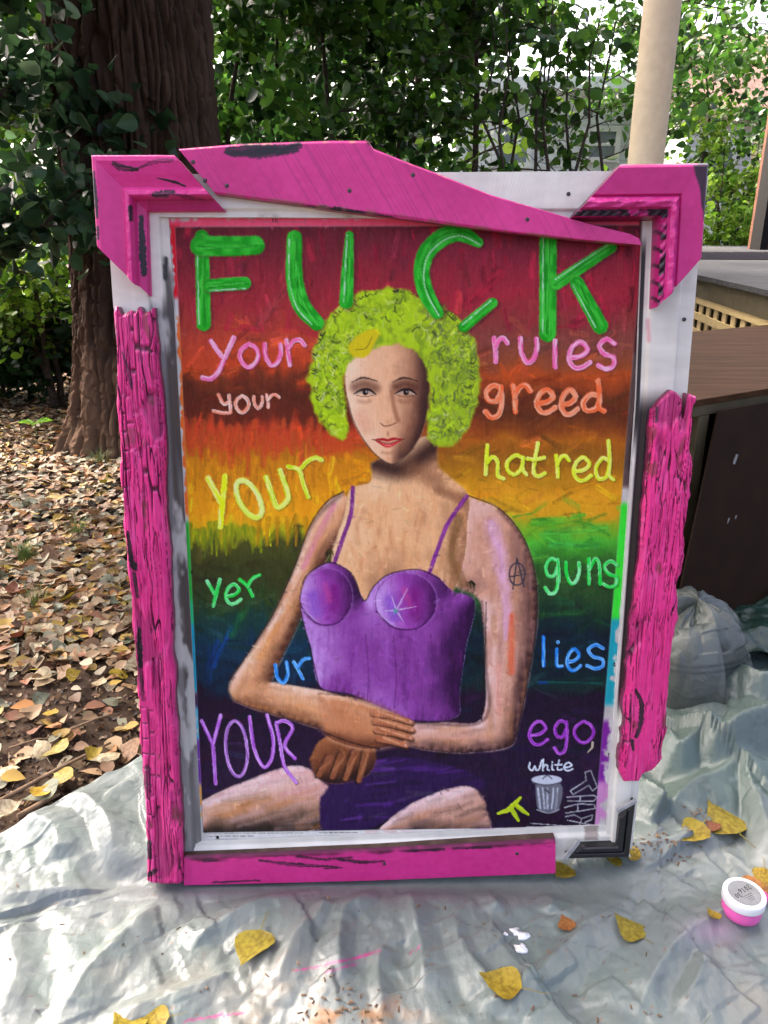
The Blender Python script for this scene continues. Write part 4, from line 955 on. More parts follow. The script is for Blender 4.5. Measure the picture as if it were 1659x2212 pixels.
rb = beam('rough_pink_beam', [(1416, 843), (1398, 1040), (1383, 1200), (1366, 1400), (1350, 1560), (1338, 1690)], [(1506, 843), (1492, 1040), (1484, 1180), (1470, 1262), (1453, 1440), (1437, 1600), (1421, 1690)], .042, 77,
     [lambda p: dab(p, [(1374, 1492), (1386, 1520), (1384, 1560), (1374, 1592)], [4, 6, 7, 5], .95, .25), lambda p: dab(p, [(1366, 1600), (1368, 1620)], [6, 3], .95, .2), lambda p: dab(p, [(1363, 1500), (1360, 1560)], 3, .8, .5),
      lambda p: dab(p, [(1420, 880), (1418, 910)], 4, .7, .3)], jagR, art, 480, 100, 26, 1.04)
rb['label'] = 'shorter splintered pink beam with a broken notched top'
# bottom board
def paint_bot(p, t, s, u, v):
    pink_base(p, u, v, 61, 18)
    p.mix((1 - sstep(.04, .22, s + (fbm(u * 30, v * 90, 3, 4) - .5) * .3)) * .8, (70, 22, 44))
    for pts, r in (([(560, 1858), (640, 1868), (730, 1872)], [3, 5, 2]), ([(640, 1849), (700, 1856), (760, 1852)], [3, 4, 3]), ([(730, 1856), (780, 1862), (830, 1860)], [3, 5, 2]), ([(700, 1876), (740, 1874)], 2), ([(880, 1838), (960, 1834)], 3),
                   ([(440, 1860), (470, 1858)], [4, 3]), ([(460, 1906), (560, 1902)], 2.5), ([(980, 1832), (1060, 1830)], 3.5)): dab(p, pts, r, .8, .5)
bb = board('pink_board', [(398, 1850), (800, 1834), (1200, 1813)], [(397, 1912), (800, 1902), (1200, 1886)], 420, 46, .026, .026, lambda t, s, u, v: .026 + .0006 * fbm(u * 30, v * 60, 3, 5) - .004 * (1 - sstep(0, .08, s)), paint_bot, (150, 40, 90), 'gloss_pink_paint', art, .002, topside=(78, 56, 44))
bb['label'] = 'plain pink board along the foot of the frame'
# black metal corner with sawn ends
def prof_bk(t, s, u, v): return np.interp(s, [0, .08, .45, .5, .56, .62, .95, 1], [.030, .034, .034, .028, .028, .034, .034, .012])
bk = board('black_metal_corner', [(1374, 1736), (1360, 1853), (1226, 1856)], [(1333, 1756), (1327, 1816), (1252, 1819)], 120, 40, .034, .012, prof_bk, lambda p, t, s, u, v: p.mix(np.ones_like(t), (20, 20, 22)), (20, 20, 22), 'black_metal', art, -.004, True)
for q in (((1375, 1728), (1376, 1735), (1335, 1757), (1332, 1751)), ((1216, 1856), (1225, 1857), (1254, 1821), (1248, 1817))):
    o = slab('sawn_end', q, .0355, .028, 'bare_aluminium', bk, .0005); o.location = (0, 0, 0)
# screws
for (x, y, w) in ((417, 350, .034), (490, 401, .034), (443, 390, .034), (755, 412, .034), (892, 378, .034), (1139, 474, .034), (1228, 419, .0165), (830, 1866, .0265), (1117, 1844, .0265), (1343, 1766, .035), (1260, 1830, .035), (1478, 690, .012)):
    u_, v_ = plane_uv(x, y, w); P0 = from_uvw(np.array(u_), np.array(v_), np.array(w + .0004))
    mb = MB(); mb.tube([tuple(P0 - N * .003), tuple(P0), tuple(P0 + N * .0008)], [.0036, .0036, .002], 10); mb.build('screw', 'screw_steel', art)

# ================================================================== GROUND
def ground_h(x, y): 
    return .03 * (fbm(x * 1.3, y * 1.3, 3, 5) - .5) * sstep(1.9, 2.6, np.hypot(x, y * .8) + (x < -.5) * .6) + .012 * (fbm(x * 9, y * 9, 4, 6) - .5) - .012
gx = np.concatenate([np.linspace(-120, -6.5, 30)[:-1], np.linspace(-6.5, 5, 270), np.linspace(5, 120, 30)[1:]])
gy = np.concatenate([np.linspace(-60, -.5, 12)[:-1], np.linspace(-.5, 9, 230), np.linspace(9, 300, 30)[1:]])
Xg, Yg = np.meshgrid(gx, gy)
me = mesh_np('ground', np.stack([Xg, Yg, ground_h(Xg, Yg)], -1).reshape(-1, 3), grid_faces(len(gy), len(gx)))
tag(link('ground', me, 'soil'), kind='structure')

# ================================================================== TARP
def ridge(x, y, pts, h, w, sharp=1.3, asym=0.):
    P = np.array([ground(a, b)[:2] for a, b in pts]); P = smooth_poly(P, 5)
    best = np.full(x.shape, 1e9); T = np.zeros(x.shape); sg = np.zeros(x.shape); tot = len(P) - 1
    for i in range(tot):
        d = P[i + 1] - P[i]; L = d @ d + 1e-9
        t = np.clip(((x - P[i, 0]) * d[0] + (y - P[i, 1]) * d[1]) / L, 0, 1)
        ex, ey = x - P[i, 0] - t * d[0], y - P[i, 1] - t * d[1]; r = np.hypot(ex, ey); k = r < best
        best = np.where(k, r, best); T = np.where(k, (i + t) / tot, T); sg = np.where(k, np.sign(d[0] * ey - d[1] * ex), sg)
    ww = w * (1 + asym * sg)
    return h * np.clip(1 - best / ww, 0, 1) ** sharp * np.clip(np.minimum(T, 1 - T) * 6 + .15, 0, 1)
RIDGES = [  # picture polyline, height, half-width, sharpness, asymmetry
 ([(-60, 1978), (149, 1944), (307, 1930), (545, 1930), (640, 1934)], .012, .035, 1.0, .4),
 ([(337, 1968), (248, 2067), (188, 2131), (130, 2225)], .026, .05, 1.2, .3),
 ([(720, 1918), (645, 1930), (570, 1960), (466, 2014), (420, 2056)], .020, .045, 1.1, -.3),
 ([(526, 2102), (436, 2151), (330, 2190), (220, 2230)], .022, .05, 1.1, .3),
 ([(60, 2000), (30, 2060), (40, 2130), (10, 2220)], .020, .05, 1.1, .2),
 ([(884, 1930), (888, 1985), (906, 2065), (920, 2180)], .024, .04, 1.1, .5),
 ([(800, 1916), (790, 1950), (746, 1990), (735, 2060), (740, 2180)], .022, .04, 1.1, -.3),
 ([(705, 1950), (690, 2000), (640, 2060), (600, 2150)], .018, .035, 1.1, .3),
 ([(830, 2060), (815, 2120), (830, 2215)], .018, .03, 1.1, .3),
 ([(980, 2000), (1000, 2080), (1060, 2160), (1090, 2225)], .016, .04, 1.2, -.4),
 ([(1170, 1935), (1190, 1960), (1185, 1990)], .018, .035, 1.1, .2),
 ([(1040, 1915), (1060, 1945), (1075, 1990)], .016, .03, 1.1, -.2),
 ([(1290, 2000), (1190, 2090), (1130, 2150), (1090, 2220)], .016, .04, 1.1, .5),
 ([(1372, 2215), (1420, 2120), (1480, 2050), (1560, 2000), (1640, 1985)], .022, .06, 1.2, .3),
 ([(1470, 2215), (1500, 2150), (1520, 2080)], .02, .045, 1.1, -.3),
 ([(165, 1740), (230, 1800), (250, 1870), (262, 1905)], .028, .05, 1.1, .3),
 ([(60, 1790), (120, 1830), (130, 1890)], .022, .05, 1.1, .3),
 ([(300, 1720), (250, 1745), (200, 1790)], .016, .04, 1.1, .3),
 ([(1300, 1860), (1400, 1850), (1500, 1835), (1580, 1800)], .016, .05, 1.1, .3),
 ([(1360, 1735), (1400, 1775), (1433, 1800)], .07, .07, 1.1, .3),
 ([(1433, 1800), (1480, 1750), (1540, 1728), (1600, 1700)], .05, .09, 1.1, -.3),
 ([(1500, 1640), (1530, 1690), (1600, 1670), (1680, 1650)], .09, .10, 1.1, .3),
 ([(1578, 1692), (1610, 1760), (1630, 1800), (1660, 1920)], .06, .08, 1.0, .5),
 ([(1420, 1650), (1460, 1690), (1520, 1640)], .08, .08, 1.1, .2),
 ([(1560, 1560), (1620, 1600), (1700, 1590)], .07, .10, 1.1, .2),
]
def facet(x, y, f, sd):
    """crumpled sheet: largest of randomly tilted planes around jittered centres, so flat facets meet in sharp creases"""
    X_, Y_ = x * f, y * f; ix = np.floor(X_); iy = np.floor(Y_); best = np.full(X_.shape, -9.)
    for di in (-1, 0, 1):
        for dj in (-1, 0, 1):
            a_, b_ = ix + di, iy + dj
            cx_ = a_ + _hash(a_, b_, sd); cy_ = b_ + _hash(a_, b_, sd + 1)
            an = _hash(a_, b_, sd + 2) * 6.2832; g_ = .25 + .55 * _hash(a_, b_, sd + 3)
            dx, dy = X_ - cx_, Y_ - cy_
            h_ = g_ * (dx * np.cos(an) + dy * np.sin(an)) - .62 * np.hypot(dx, dy) + .5 * _hash(a_, b_, sd + 4)
            best = np.maximum(best, h_)
    return best / f
def crumple(x, y, sd):
    xw = x + .06 * (fbm(x * 6, y * 6, 2, sd) - .5); yw = y + .06 * (fbm(x * 6 + 9, y * 6, 2, sd + 1) - .5)
    c, s_ = math.cos(.5), math.sin(.5)
    u_, v_ = xw * c + yw * s_, (-xw * s_ + yw * c) * .55
    z = .22 * facet(u_, v_, 4.2, sd + 10) + .22 * facet(u_, v_ * 1.1, 10, sd + 20) + .30 * facet(u_, v_ * 1.5, 25, sd + 30) + .22 * facet(xw, yw, 58, sd + 40)
    return z + .016
def tarp_h(x, y):
    x = np.asarray(x, float); y = np.asarray(y, float)
    z = crumple(x, y, 3) * 1.05
    big = 0
    for pts, h, w, sh, asy in RIDGES: big = np.maximum(big, ridge(x, y, pts, h, w, sh, asy))
    z = z + big
    flat = np.exp(-((y - 1.215) / .05) ** 2) * sstep(-.66, -.54, x) * (1 - sstep(.40, .50, x))     # pressed flat under the foot of the frame
    z = z * (1 - .95 * flat) + .004 * flat
    heap = sstep(.50, .95, x) * sstep(1.32, 1.75, y) * .10
    return z + heap - .006
gl = ground(-10, 1821)[:2]; gr_ = ground(305, 1648)[:2]
sl = (gr_[0] - gl[0]) / (gr_[1] - gl[1])
nr, nc = 330, 760
ty = np.concatenate([np.linspace(.55, 1.45, 230), np.linspace(1.45, 2.35, 101)[1:]])
xl = np.maximum(gl[0] + sl * (ty - gl[1]) + .012 * (fbm(ty * 7, ty * 0, 3, 4) - .5), -2.2)
xl = np.minimum(xl, 0.1)
ss = np.linspace(0, 1, nc)[None, :]
TX = xl[:, None] * (1 - ss) + 1.75 * ss; TY = ty[:, None] * np.ones_like(TX)
TZ = tarp_h(TX, TY)
edge = 1 - sstep(0, .012, ss); TZ = TZ * (1 - .6 * edge) + .004 * edge
PX, PY = project(np.stack([TX, TY, TZ], -1))
tp = Paint(PX, PY, (110, 117, 114))
tp.C += (fbm(TX * 3, TY * 3, 4, 2)[..., None] - .5) * np.array((26, 18, 22)) + (fbm(TX * 30, TY * 30, 3, 5)[..., None] - .5) * 12
tp.mix(sstep(.5, .72, fbm(TX * 5 + 3, TY * 5, 4, 9)) * sstep(1960, 2120, PY) * .35, (140, 124, 104))      # dust
tp.mix(sstep(.42, .62, TX) * sstep(1.26, 1.45, TY) * .8, (70, 86, 80)); tp.mix(sstep(.52, .66, fbm(TX * 7, TY * 7 + 8, 3, 19)) * .25, (96, 116, 108))  # right rear greener and darker, shade of the folds included in the colour
for pts in ([(930, 1925), (990, 1985), (1040, 2005), (1120, 2020), (1230, 2032)], [(930, 1925), (960, 2000), (1010, 2100), (1045, 2212)], [(1423, 1740), (1424, 1860), (1433, 1950), (1440, 2040)], [(1200, 2030), (1290, 2048), (1400, 2095)], [(205, 1740), (305, 1785)], [(1480, 2050), (1560, 2090), (1659, 2110)]):
    for o_ in (-2.6, 2.6): tp.stroke([(x + o_, y + o_ * .6) for x, y in pts], 1.1, (84, 88, 88), None, .7, .8, .2, -.0006)
for pts, r in (([(705, 1990 + 92), (760, 2072), (818, 2054)], [4.5, 4, 3]), ([(400, 2205), (470, 2195), (530, 2187)], [3, 3.4, 2]), ([(640, 2096), (690, 2088)], 2), ([(884, 2060), (905, 2045)], 2)):
    tp.stroke(pts, r, (196, 42, 128), (170, 50, 110), .5, .9, .5)
tp.stroke([(705, 2098), (770, 2082)], 3, (196, 42, 128), None, .6, .8, .5)
tp.mix(sstep(.5, .7, fbm(PX * .02, PY * .03, 4, 40)) * np.exp(-((PX - 740) / 150) ** 2 - ((PY - 2190) / 60) ** 2) * .85, (150, 104, 66))
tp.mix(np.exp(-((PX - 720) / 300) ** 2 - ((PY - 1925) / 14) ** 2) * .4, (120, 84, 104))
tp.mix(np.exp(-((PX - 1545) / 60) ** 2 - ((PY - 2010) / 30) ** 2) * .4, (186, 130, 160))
for i in range(260):
    x, y = npr.uniform(0, 1659), npr.uniform(1930, 2212); tp.stroke([(x, y), (x + npr.uniform(-5, 5), y + npr.uniform(-3, 3))], npr.uniform(.8, 1.8), [(90, 60, 40), (130, 84, 56), (70, 50, 40)][npr.randint(3)], None, .5, .8)
m, nt, b = newmat('silver_tarp')
a = nt.nodes.new('ShaderNodeAttribute'); a.attribute_name = 'Col'; nt.links.new(a.outputs['Color'], b.inputs['Base Color'])
b.inputs['Roughness'].default_value = .37; b.inputs['Metallic'].default_value = .0; b.inputs['Specular IOR Level'].default_value = .55
nz_ = noise_bump(nt, b, 38, .5, .004, 7)
bp1 = b.inputs['Normal'].links[0].from_node; tcv = nt.nodes.new('ShaderNodeTexCoord')          # fine sharp crinkles
for sc_, st_ in ((22, .45), (52, .4)):
    vo = nt.nodes.new('ShaderNodeTexVoronoi'); vo.feature = 'DISTANCE_TO_EDGE'; vo.inputs['Scale'].default_value = sc_; vo.inputs['Randomness'].default_value = 1
    mp = nt.nodes.new('ShaderNodeMapping'); mp.inputs['Rotation'].default_value = (0, 0, .6 + sc_); mp.inputs['Scale'].default_value = (1, .5, 1)
    nt.links.new(tcv.outputs['Object'], mp.inputs[0]); nt.links.new(mp.outputs[0], vo.inputs['Vector'])
    mn = nt.nodes.new('ShaderNodeMath'); mn.operation = 'MINIMUM'; mn.inputs[1].default_value = .22; nt.links.new(vo.outputs['Distance'], mn.inputs[0])
    bp2 = nt.nodes.new('ShaderNodeBump'); bp2.inputs['Strength'].default_value = st_; bp2.inputs['Distance'].default_value = .14 / sc_; bp2.invert = True
    nt.links.new(mn.outputs[0], bp2.inputs['Height']); nt.links.new(bp1.outputs[0], bp2.inputs['Normal']); nt.links.new(bp2.outputs[0], b.inputs['Normal']); bp1 = bp2
tarp = empty('tarp', (0.0, 1.0, 0.0))
tag(tarp, 'crumpled silver-grey plastic tarp spread under the painting and over the ground', 'tarp')
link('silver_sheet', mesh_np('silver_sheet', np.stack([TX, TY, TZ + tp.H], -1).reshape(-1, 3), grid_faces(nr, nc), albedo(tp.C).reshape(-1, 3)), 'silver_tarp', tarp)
# green underside turned up at the right
def soft_sheet(name, corners, n, m_, hfun, col, mat, parent):
    s_, t_ = np.meshgrid(np.linspace(0, 1, m_), np.linspace(0, 1, n)); c = [np.array(q, float) for q in corners]
    P = ((1 - s_) * (1 - t_))[..., None] * c[0] + (s_ * (1 - t_))[..., None] * c[1] + (s_ * t_)[..., None] * c[2] + ((1 - s_) * t_)[..., None] * c[3]
    P = P.copy(); P[..., 2] += hfun(P[..., 0], P[..., 1], s_, t_)
    C = np.array(col, float) + (fbm(P[..., 0] * 8, P[..., 1] * 8, 3, 3)[..., None] - .5) * 18
    return link(name, mesh_np(name, P.reshape(-1, 3), grid_faces(n, m_), albedo(C).reshape(-1, 3)), mat, parent)
soft_sheet('green_underside', [(.70, 1.82, .10), (2.0, 1.82, .10), (2.1, 2.36, .11), (.70, 2.36, .10)], 80, 140, lambda x, y, s_, t_: crumple(x, y, 31) * 1.6 + .05 * np.sin(s_ * 9 + t_ * 3) * (1 - t_) + .05 * sstep(.0, .25, t_), (14, 46, 36), 'silver_tarp', tarp)
# bulge of tarp bundled up behind the beam
bc = at(1478, 1480, 1.86); bx, by = float(bc[0]), 1.86
th, ph = np.meshgrid(np.linspace(0, 2 * math.pi, 260), np.linspace(0, .5 * math.pi, 120))
r1 = .125 * np.sin(ph) ** .62 * (1 + .10 * np.sin(th * 3 + 1) + .05 * np.sin(th * 5))
zb = .02 + .245 * np.cos(ph) ** .85
Pb = np.stack([bx + r1 * np.cos(th), by + .9 * r1 * np.sin(th), zb], -1)
dn = .55 * facet(th * .30, ph * .26, 5.5, 71) + .35 * facet(th * .3, ph * .26, 14, 81) + .02
cen = np.array([bx, by, .1]); dirv = Pb - cen; dirv /= np.linalg.norm(dirv, axis=-1, keepdims=True); Pb = Pb + dirv * dn[..., None]
Cb = np.array((76, 82, 78), float) + (fbm(th * 3, ph * 3, 3, 4)[..., None] - .5) * 30
for q in (.95, 1.0): Cb = Cb * (1 - .35 * np.exp(-((ph - q) / .012) ** 2)[..., None])
link('bundled_bulge', mesh_np('bundled_bulge', Pb.reshape(-1, 3), grid_faces(120, 260), albedo(Cb).reshape(-1, 3)), 'silver_tarp', tarp)
# spilled white paint blobs
for i, (x, y, r) in enumerate(((1114, 2010, .010), (1128, 2018, .012), (1122, 2048, .012), (1092, 2020, .004), (1130, 2042, .008))):
    g = ground(x, y, .02); z = float(tarp_h(g[0], g[1])); mb = MB()
    pts = [(float(g[0]) + r * (1 + .4 * math.sin(3 * t + i)) * math.cos(t), float(g[1]) + r * .8 * (1 + .3 * math.sin(2 * t + i)) * math.sin(t)) for t in np.linspace(0, 6.28, 14, endpoint=False)]
    mb.hexa([(px, py, float(tarp_h(px, py)) + .0025) for px, py in pts], [(px, py, float(tarp_h(px, py)) - .001) for px, py in pts]); mb.build('white_paint_splash', 'wet_white_paint', tarp, True)

# ================================================================== FALLEN LEAVES
def leaf_mesh(name, seed, curl=.25, fold=.15, stem=True, n=7):
    r = random.Random(seed); v = []; f = []
    prof = [(0, .05), (.06, .34), (.16, .47), (.30, .50), (.48, .42), (.68, .25), (.86, .09), (1, .005)]
    rows = []
    for i, (t, w) in enumerate(prof):
        row = []
        for k in (-1, -.5, 0, .5, 1):
            x = k * w * (1 + r.uniform(-.09, .09)); y = t - .45 + (.03 * abs(k) if i else 0)
            z = abs(x) * fold * 2 + curl * ((y) ** 2 * 1.1 + x * x * r.uniform(.2, .9)) + r.uniform(-.02, .02)
            v.append((x, y, z)); row.append(len(v) - 1)
        rows.append(row)
    for a_, b_ in zip(rows, rows[1:]):
        for k in range(4): f.append((a_[k], a_[k + 1], b_[k + 1], b_[k]))
    if stem:
        s0 = len(v); v += [(-.012, -.45, .0 + curl * .2), (.012, -.45, 0 + curl * .2), (.05, -.85, .05), (.03, -.86, .05), (.13, -1.1, .01), (.12, -1.1, .01)]
        f += [(s0, s0 + 1, s0 + 2, s0 + 3), (s0 + 3, s0 + 2, s0 + 4, s0 + 5)]
    me = bpy.data.meshes.new(name); me.from_pydata(v, [], f); me.update()
    me.polygons.foreach_set('use_smooth', np.ones(len(me.polygons), bool)); me.materials.append(MATS['dry_leaf'])
    return me
LM = [leaf_mesh('leaf_blade', i, c, fo, i != 3) for i, (c, fo) in enumerate(((.10, .03), (.32, .06), (-.35, .2), (.9, .25), (.2, -.08), (-.6, .05)))]
KIND = {  # colour word: sRGB range
 'yellow': ((190, 156, 46), (158, 144, 48)), 'orange': ((188, 128, 66), (172, 112, 58)), 'tan': ((180, 146, 108), (160, 124, 92)),
 'pale': ((196, 178, 140), (206, 192, 160)), 'grey-green': ((140, 144, 118), (126, 132, 108)), 'rust': ((140, 84, 58), (156, 98, 70))}
def place_leaf(x, y, z, size, kind, label, group, tilt=.3, mesh=None, rz=None, name='fallen_leaf'):
    o = bpy.data.objects.new(name, mesh or rnd.choice(LM)); COL.objects.link(o)
    o.location = (x, y, z); o.scale = (size * rnd.uniform(.85, 1.05), size, size)
    o.rotation_euler = (rnd.gauss(0, tilt), rnd.gauss(0, tilt), rnd.uniform(0, 6.28) if rz is None else rz)
    a_, b_ = KIND[kind]; k = rnd.random(); c = lin([a_[i] * k + b_[i] * (1 - k) for i in range(3)]) * .74
    o.color = (*[float(q) for q in c], 1)
    tag(o, label, 'leaf', group); return o
# leaves lying on the tarp, each one described
TL = [(545, 2046, .084, 'yellow', 2.9, 'olive-yellow leaf lying on the tarp in front of the pink foot board'), (1085, 2130, .072, 'yellow', 1.2, 'mottled green-yellow leaf lying on the tarp in front of the white paint splashes'),
      (1362, 2003, .066, 'yellow', .6, 'broad yellow leaf on the tarp between the seam lines'), (1223, 1990, .036, 'orange', .2, 'small round crinkled golden leaf beside the white paint splashes'),
      (1215, 1885, .052, 'yellow', 2.4, 'yellow leaf tucked against the sawn end of the pink foot board'), (1322, 1842, .05, 'yellow', 1.5, 'yellow leaf lying flat in front of the black metal corner'),
      (1362, 1834, .05, 'yellow', 1.1, 'yellow leaf overlapping another in front of the black metal corner'), (1498, 1795, .072, 'yellow', 2.2, 'spotted yellow leaf beside the largest yellow leaf on the tarp'),
      (1566, 1760, .098, 'yellow', .3, 'largest speckled yellow leaf propped on the tarp fold'), (1626, 1925, .07, 'orange', 1.9, 'ochre leaf right behind the pink paint jar'),
      (1542, 1972, .03, 'yellow', .4, 'small yellow leaf under the edge of the pink paint jar'), (1655, 1870, .05, 'yellow', 2.7, 'yellow leaf on the tarp fold behind the paint jar'),
      (272, 2205, .062, 'yellow', .9, 'curled golden leaf at the tarp fold near a pink paint streak'), (338, 2196, .045, 'yellow', 1.7, 'small golden leaf beside the curled golden leaf near a pink paint streak'),
      (1540, 1782, .035, 'rust', .5, 'rust-brown curled leaf scrap under the largest yellow leaf')]
for i, (px, py, s_, kd, rz, lb_) in enumerate(TL):
    g = ground(px, py, .025); z = float(tarp_h(g[0], g[1]))
    g = ground(px, py, z + .01); z = float(tarp_h(g[0], g[1]))
    o = place_leaf(float(g[0]), float(g[1]), z + s_ * .14, s_, kd, lb_, None, .13, LM[(0, 1, 4)[i % 3]], rz)
# loose rust crumbs and bark bits on the tarp
v, f = [], []
for i in range(170):
    px, py = rnd.choice([(rnd.gauss(1440, 40), rnd.gauss(1840, 9)), (rnd.gauss(1520, 20), rnd.gauss(1800, 18)), (rnd.gauss(740, 60), rnd.gauss(2180, 24)), (rnd.uniform(0, 1659), rnd.uniform(1930, 2212))])
    g = ground(px, py, .02); z = float(tarp_h(g[0], g[1])); L = rnd.uniform(.0015, .006); w_ = rnd.uniform(.0008, .0022); a_ = rnd.uniform(0, 3.14); k = len(v)
    c, s_ = math.cos(a_), math.sin(a_)
    for dx, dy, dz in ((-L, -w_, .001), (L, -w_, .002), (L, w_, .001), (-L, w_, .003), (0, 0, .004)): v.append((float(g[0]) + dx * c - dy * s_, float(g[1]) + dx * s_ + dy * c, z + dz))
    f += [(k, k + 1, k + 4), (k + 1, k + 2, k + 4), (k + 2, k + 3, k + 4), (k + 3, k, k + 4)]
me = bpy.data.meshes.new('bark_crumbs'); me.from_pydata(v, [], f); me.update()
tag(link('bark_crumbs', me, 'twig_wood'), 'brown bark crumbs and dry bits scattered on the tarp', 'debris', kind='stuff')

# ground litter at the left: the largest ones as single leaves, the rest as one mass
LAB = {'yellow': 'yellow fallen leaf lying on the dirt beside the long pink beam', 'orange': 'orange fallen leaf lying on the dirt beside the long pink beam', 'tan': 'tan curled fallen leaf on the dirt beside the long pink beam',
       'pale': 'pale cream fallen leaf on the dirt beside the long pink beam', 'grey-green': 'grey-green fallen leaf with its underside up on the dirt', 'rust': 'rust-brown fallen leaf on the dirt beside the long pink beam'}
kinds = ['yellow'] * 3 + ['orange'] * 1 + ['tan'] * 7 + ['pale'] * 8 + ['grey-green'] * 2 + ['rust'] * 1
ind = 0; tries = 0
def in_tarp(x, y): return y > .5 and y < 2.35 and x > np.interp(y, ty, xl) - .0
while ind < 290 and tries < 4000:
    tries += 1
    px, py = rnd.uniform(-10, 300), 900 + 820 * rnd.random() ** .9
    dens = np.interp(py, [860, 1300, 1430, 1500, 1720], [1, 1, .5, .07, .03])
    if rnd.random() > dens: continue
    g = ground(px, py); x, y = float(g[0]), float(g[1])
    if in_tarp(x, y): continue
    z = float(ground_h(g[0], g[1])); kd = rnd.choice(kinds)
    place_leaf(x, y, z + rnd.uniform(.008, .024), rnd.uniform(.04, .075), kd, LAB[kd], kd + ' leaves in the litter', .38); ind += 1
for (px, py, s_, kd, lb_) in ((96, 1722, .085, 'grey-green', 'large blue-green leaf lying near the tarp edge'), (140, 1690, .07, 'yellow', 'round ochre-yellow leaf near the tarp edge beside a twig'), (95, 1725, .06, 'yellow', 'pale yellow leaf beside the round ochre leaf near the tarp edge'), (30, 1770, .06, 'pale', 'cream leaf lying against the tarp edge on the dirt'), (205, 1650, .05, 'yellow', 'pointed yellow leaf alone on bare dirt near the pink beam')):
    g = ground(px, py); place_leaf(float(g[0]), float(g[1]), .02, s_, kd, lb_, None, .2)
def leaf_cloud(P, size, col, seed, tilt=.9, up=.4, outward=None, tmpl='leaf'):
    """P: n x 3 leaf centres -> verts, quads, colours"""
    r = np.random.RandomState(seed); n = len(P)
    T = np.array([(0, -.5, 0), (.27, -.36, .08), (.38, -.08, .11), (.25, .2, .05), (0, .5, -.06), (-.25, .2, .05), (-.38, -.08, .11), (-.27, -.36, .08)])
    Q = np.array([(0, 1, 2, 3), (0, 5, 6, 7)]); T3 = np.array([(0, 3, 4), (0, 4, 5)])
    nrm = r.normal(0, 1, (n, 3)) * tilt; nrm[:, 2] += up * 2
    nrm /= np.linalg.norm(nrm, axis=1, keepdims=True)
    h = r.normal(0, 1, (n, 3)); h -= (h * nrm).sum(1, keepdims=True) * nrm; h /= np.linalg.norm(h, axis=1, keepdims=True)
    k = np.cross(nrm, h); sz = (np.asarray(size) * np.ones(n))[:, None, None]
    V_ = P[:, None, :] + sz * (T[None, :, 0:1] * k[:, None, :] + T[None, :, 1:2] * h[:, None, :] + T[None, :, 2:3] * nrm[:, None, :])
    F = (np.arange(n)[:, None, None] * 8 + Q[None]).reshape(-1, 4); F3 = (np.arange(n)[:, None, None] * 8 + T3[None]).reshape(-1, 3)
    C = np.repeat(col, 8, axis=0)
    return V_.reshape(-1, 3), (F, F3), C
npts = 15000
px = npr.uniform(-140, 480, npts); py = 800 + 900 * npr.rand(npts) ** 1.3
g = ground(px, py)
dens = np.interp(py, [800, 1250, 1400, 1480, 1720], [1, .75, .3, .05, .03])
keep = (npr.rand(npts) < dens) & (g[:, 1] < 8)
xt = np.interp(g[:, 1], ty, xl); keep &= ~((g[:, 1] < 2.35) & (g[:, 0] > xt - .02))
g = g[keep]; nn = len(g)
g[:, 2] = ground_h(g[:, 0], g[:, 1]) + npr.uniform(.002, .022, nn)
pal = lin(np.array([(206, 168, 80), (206, 144, 84), (204, 168, 128), (222, 204, 170), (160, 156, 128), (176, 120, 90), (150, 116, 88), (200, 168, 126)])) * .9
cc = pal[npr.randint(0, 8, nn)] * npr.uniform(.3, .75, (nn, 1))
v1, f1, c1 = leaf_cloud(g, npr.uniform(.028, .066, nn), cc, 5, .5, 1.0)
tag(link('leaf_litter', mesh_np('leaf_litter', v1, f1[0], c1, False, f1[1]), 'litter'), 'thick litter of dry yellow and tan leaves on the dirt', 'leaf litter', kind='stuff')
nd = 5200; px = npr.uniform(-120, 420, nd); py = 900 + 880 * npr.rand(nd); g = ground(px, py); xt = np.interp(g[:, 1], ty, xl)
g = g[~((g[:, 1] < 2.35) & (g[:, 0] > xt - .015))]; nn = len(g); g[:, 2] = ground_h(g[:, 0], g[:, 1]) + npr.uniform(.001, .008, nn)
cc = lin(np.array([(110, 78, 54), (150, 116, 84), (70, 50, 38), (176, 150, 116), (90, 62, 44), (56, 40, 30)]))[npr.randint(0, 6, nn)] * npr.uniform(.4, .9, (nn, 1))
v1, f1, c1 = leaf_cloud(g, npr.uniform(.005, .022, nn), cc, 15, .9, .6)
tag(link('soil_scraps', mesh_np('soil_scraps', v1, f1[0], c1, False, f1[1]), 'litter'), 'small dry scraps and crumbs of soil between the fallen leaves', 'debris', kind='stuff')
# twigs
for i, (x0, y0, x1, y1, r, lb_) in enumerate(((0, 1735, 240, 1610, .006, 'long brown twig lying along the tarp edge'), (150, 1745, 300, 1660, .004, 'thin twig lying on the dirt between leaves and tarp edge'), (40, 1770, 130, 1722, .008, 'short thick twig half buried at the tarp edge'), (20, 1620, 120, 1600, .003, 'thin broken twig on the bare dirt'), (150, 1580, 260, 1545, .003, 'slender twig under the leaves beside the pink beam'))):
    p0, p1 = ground(x0, y0), ground(x1, y1); mid = (p0 + p1) / 2; mid[2] = .012
    MB().tube([(p0[0], p0[1], .006), tuple(mid + np.array([.01, .01, 0])), (p1[0], p1[1], .008)], [r, r * .8, r * .5], 7).build('twig', 'twig_wood', None, True)
    tag(bpy.context.scene.objects[-1] if False else COL.objects[-1], lb_, 'twig')
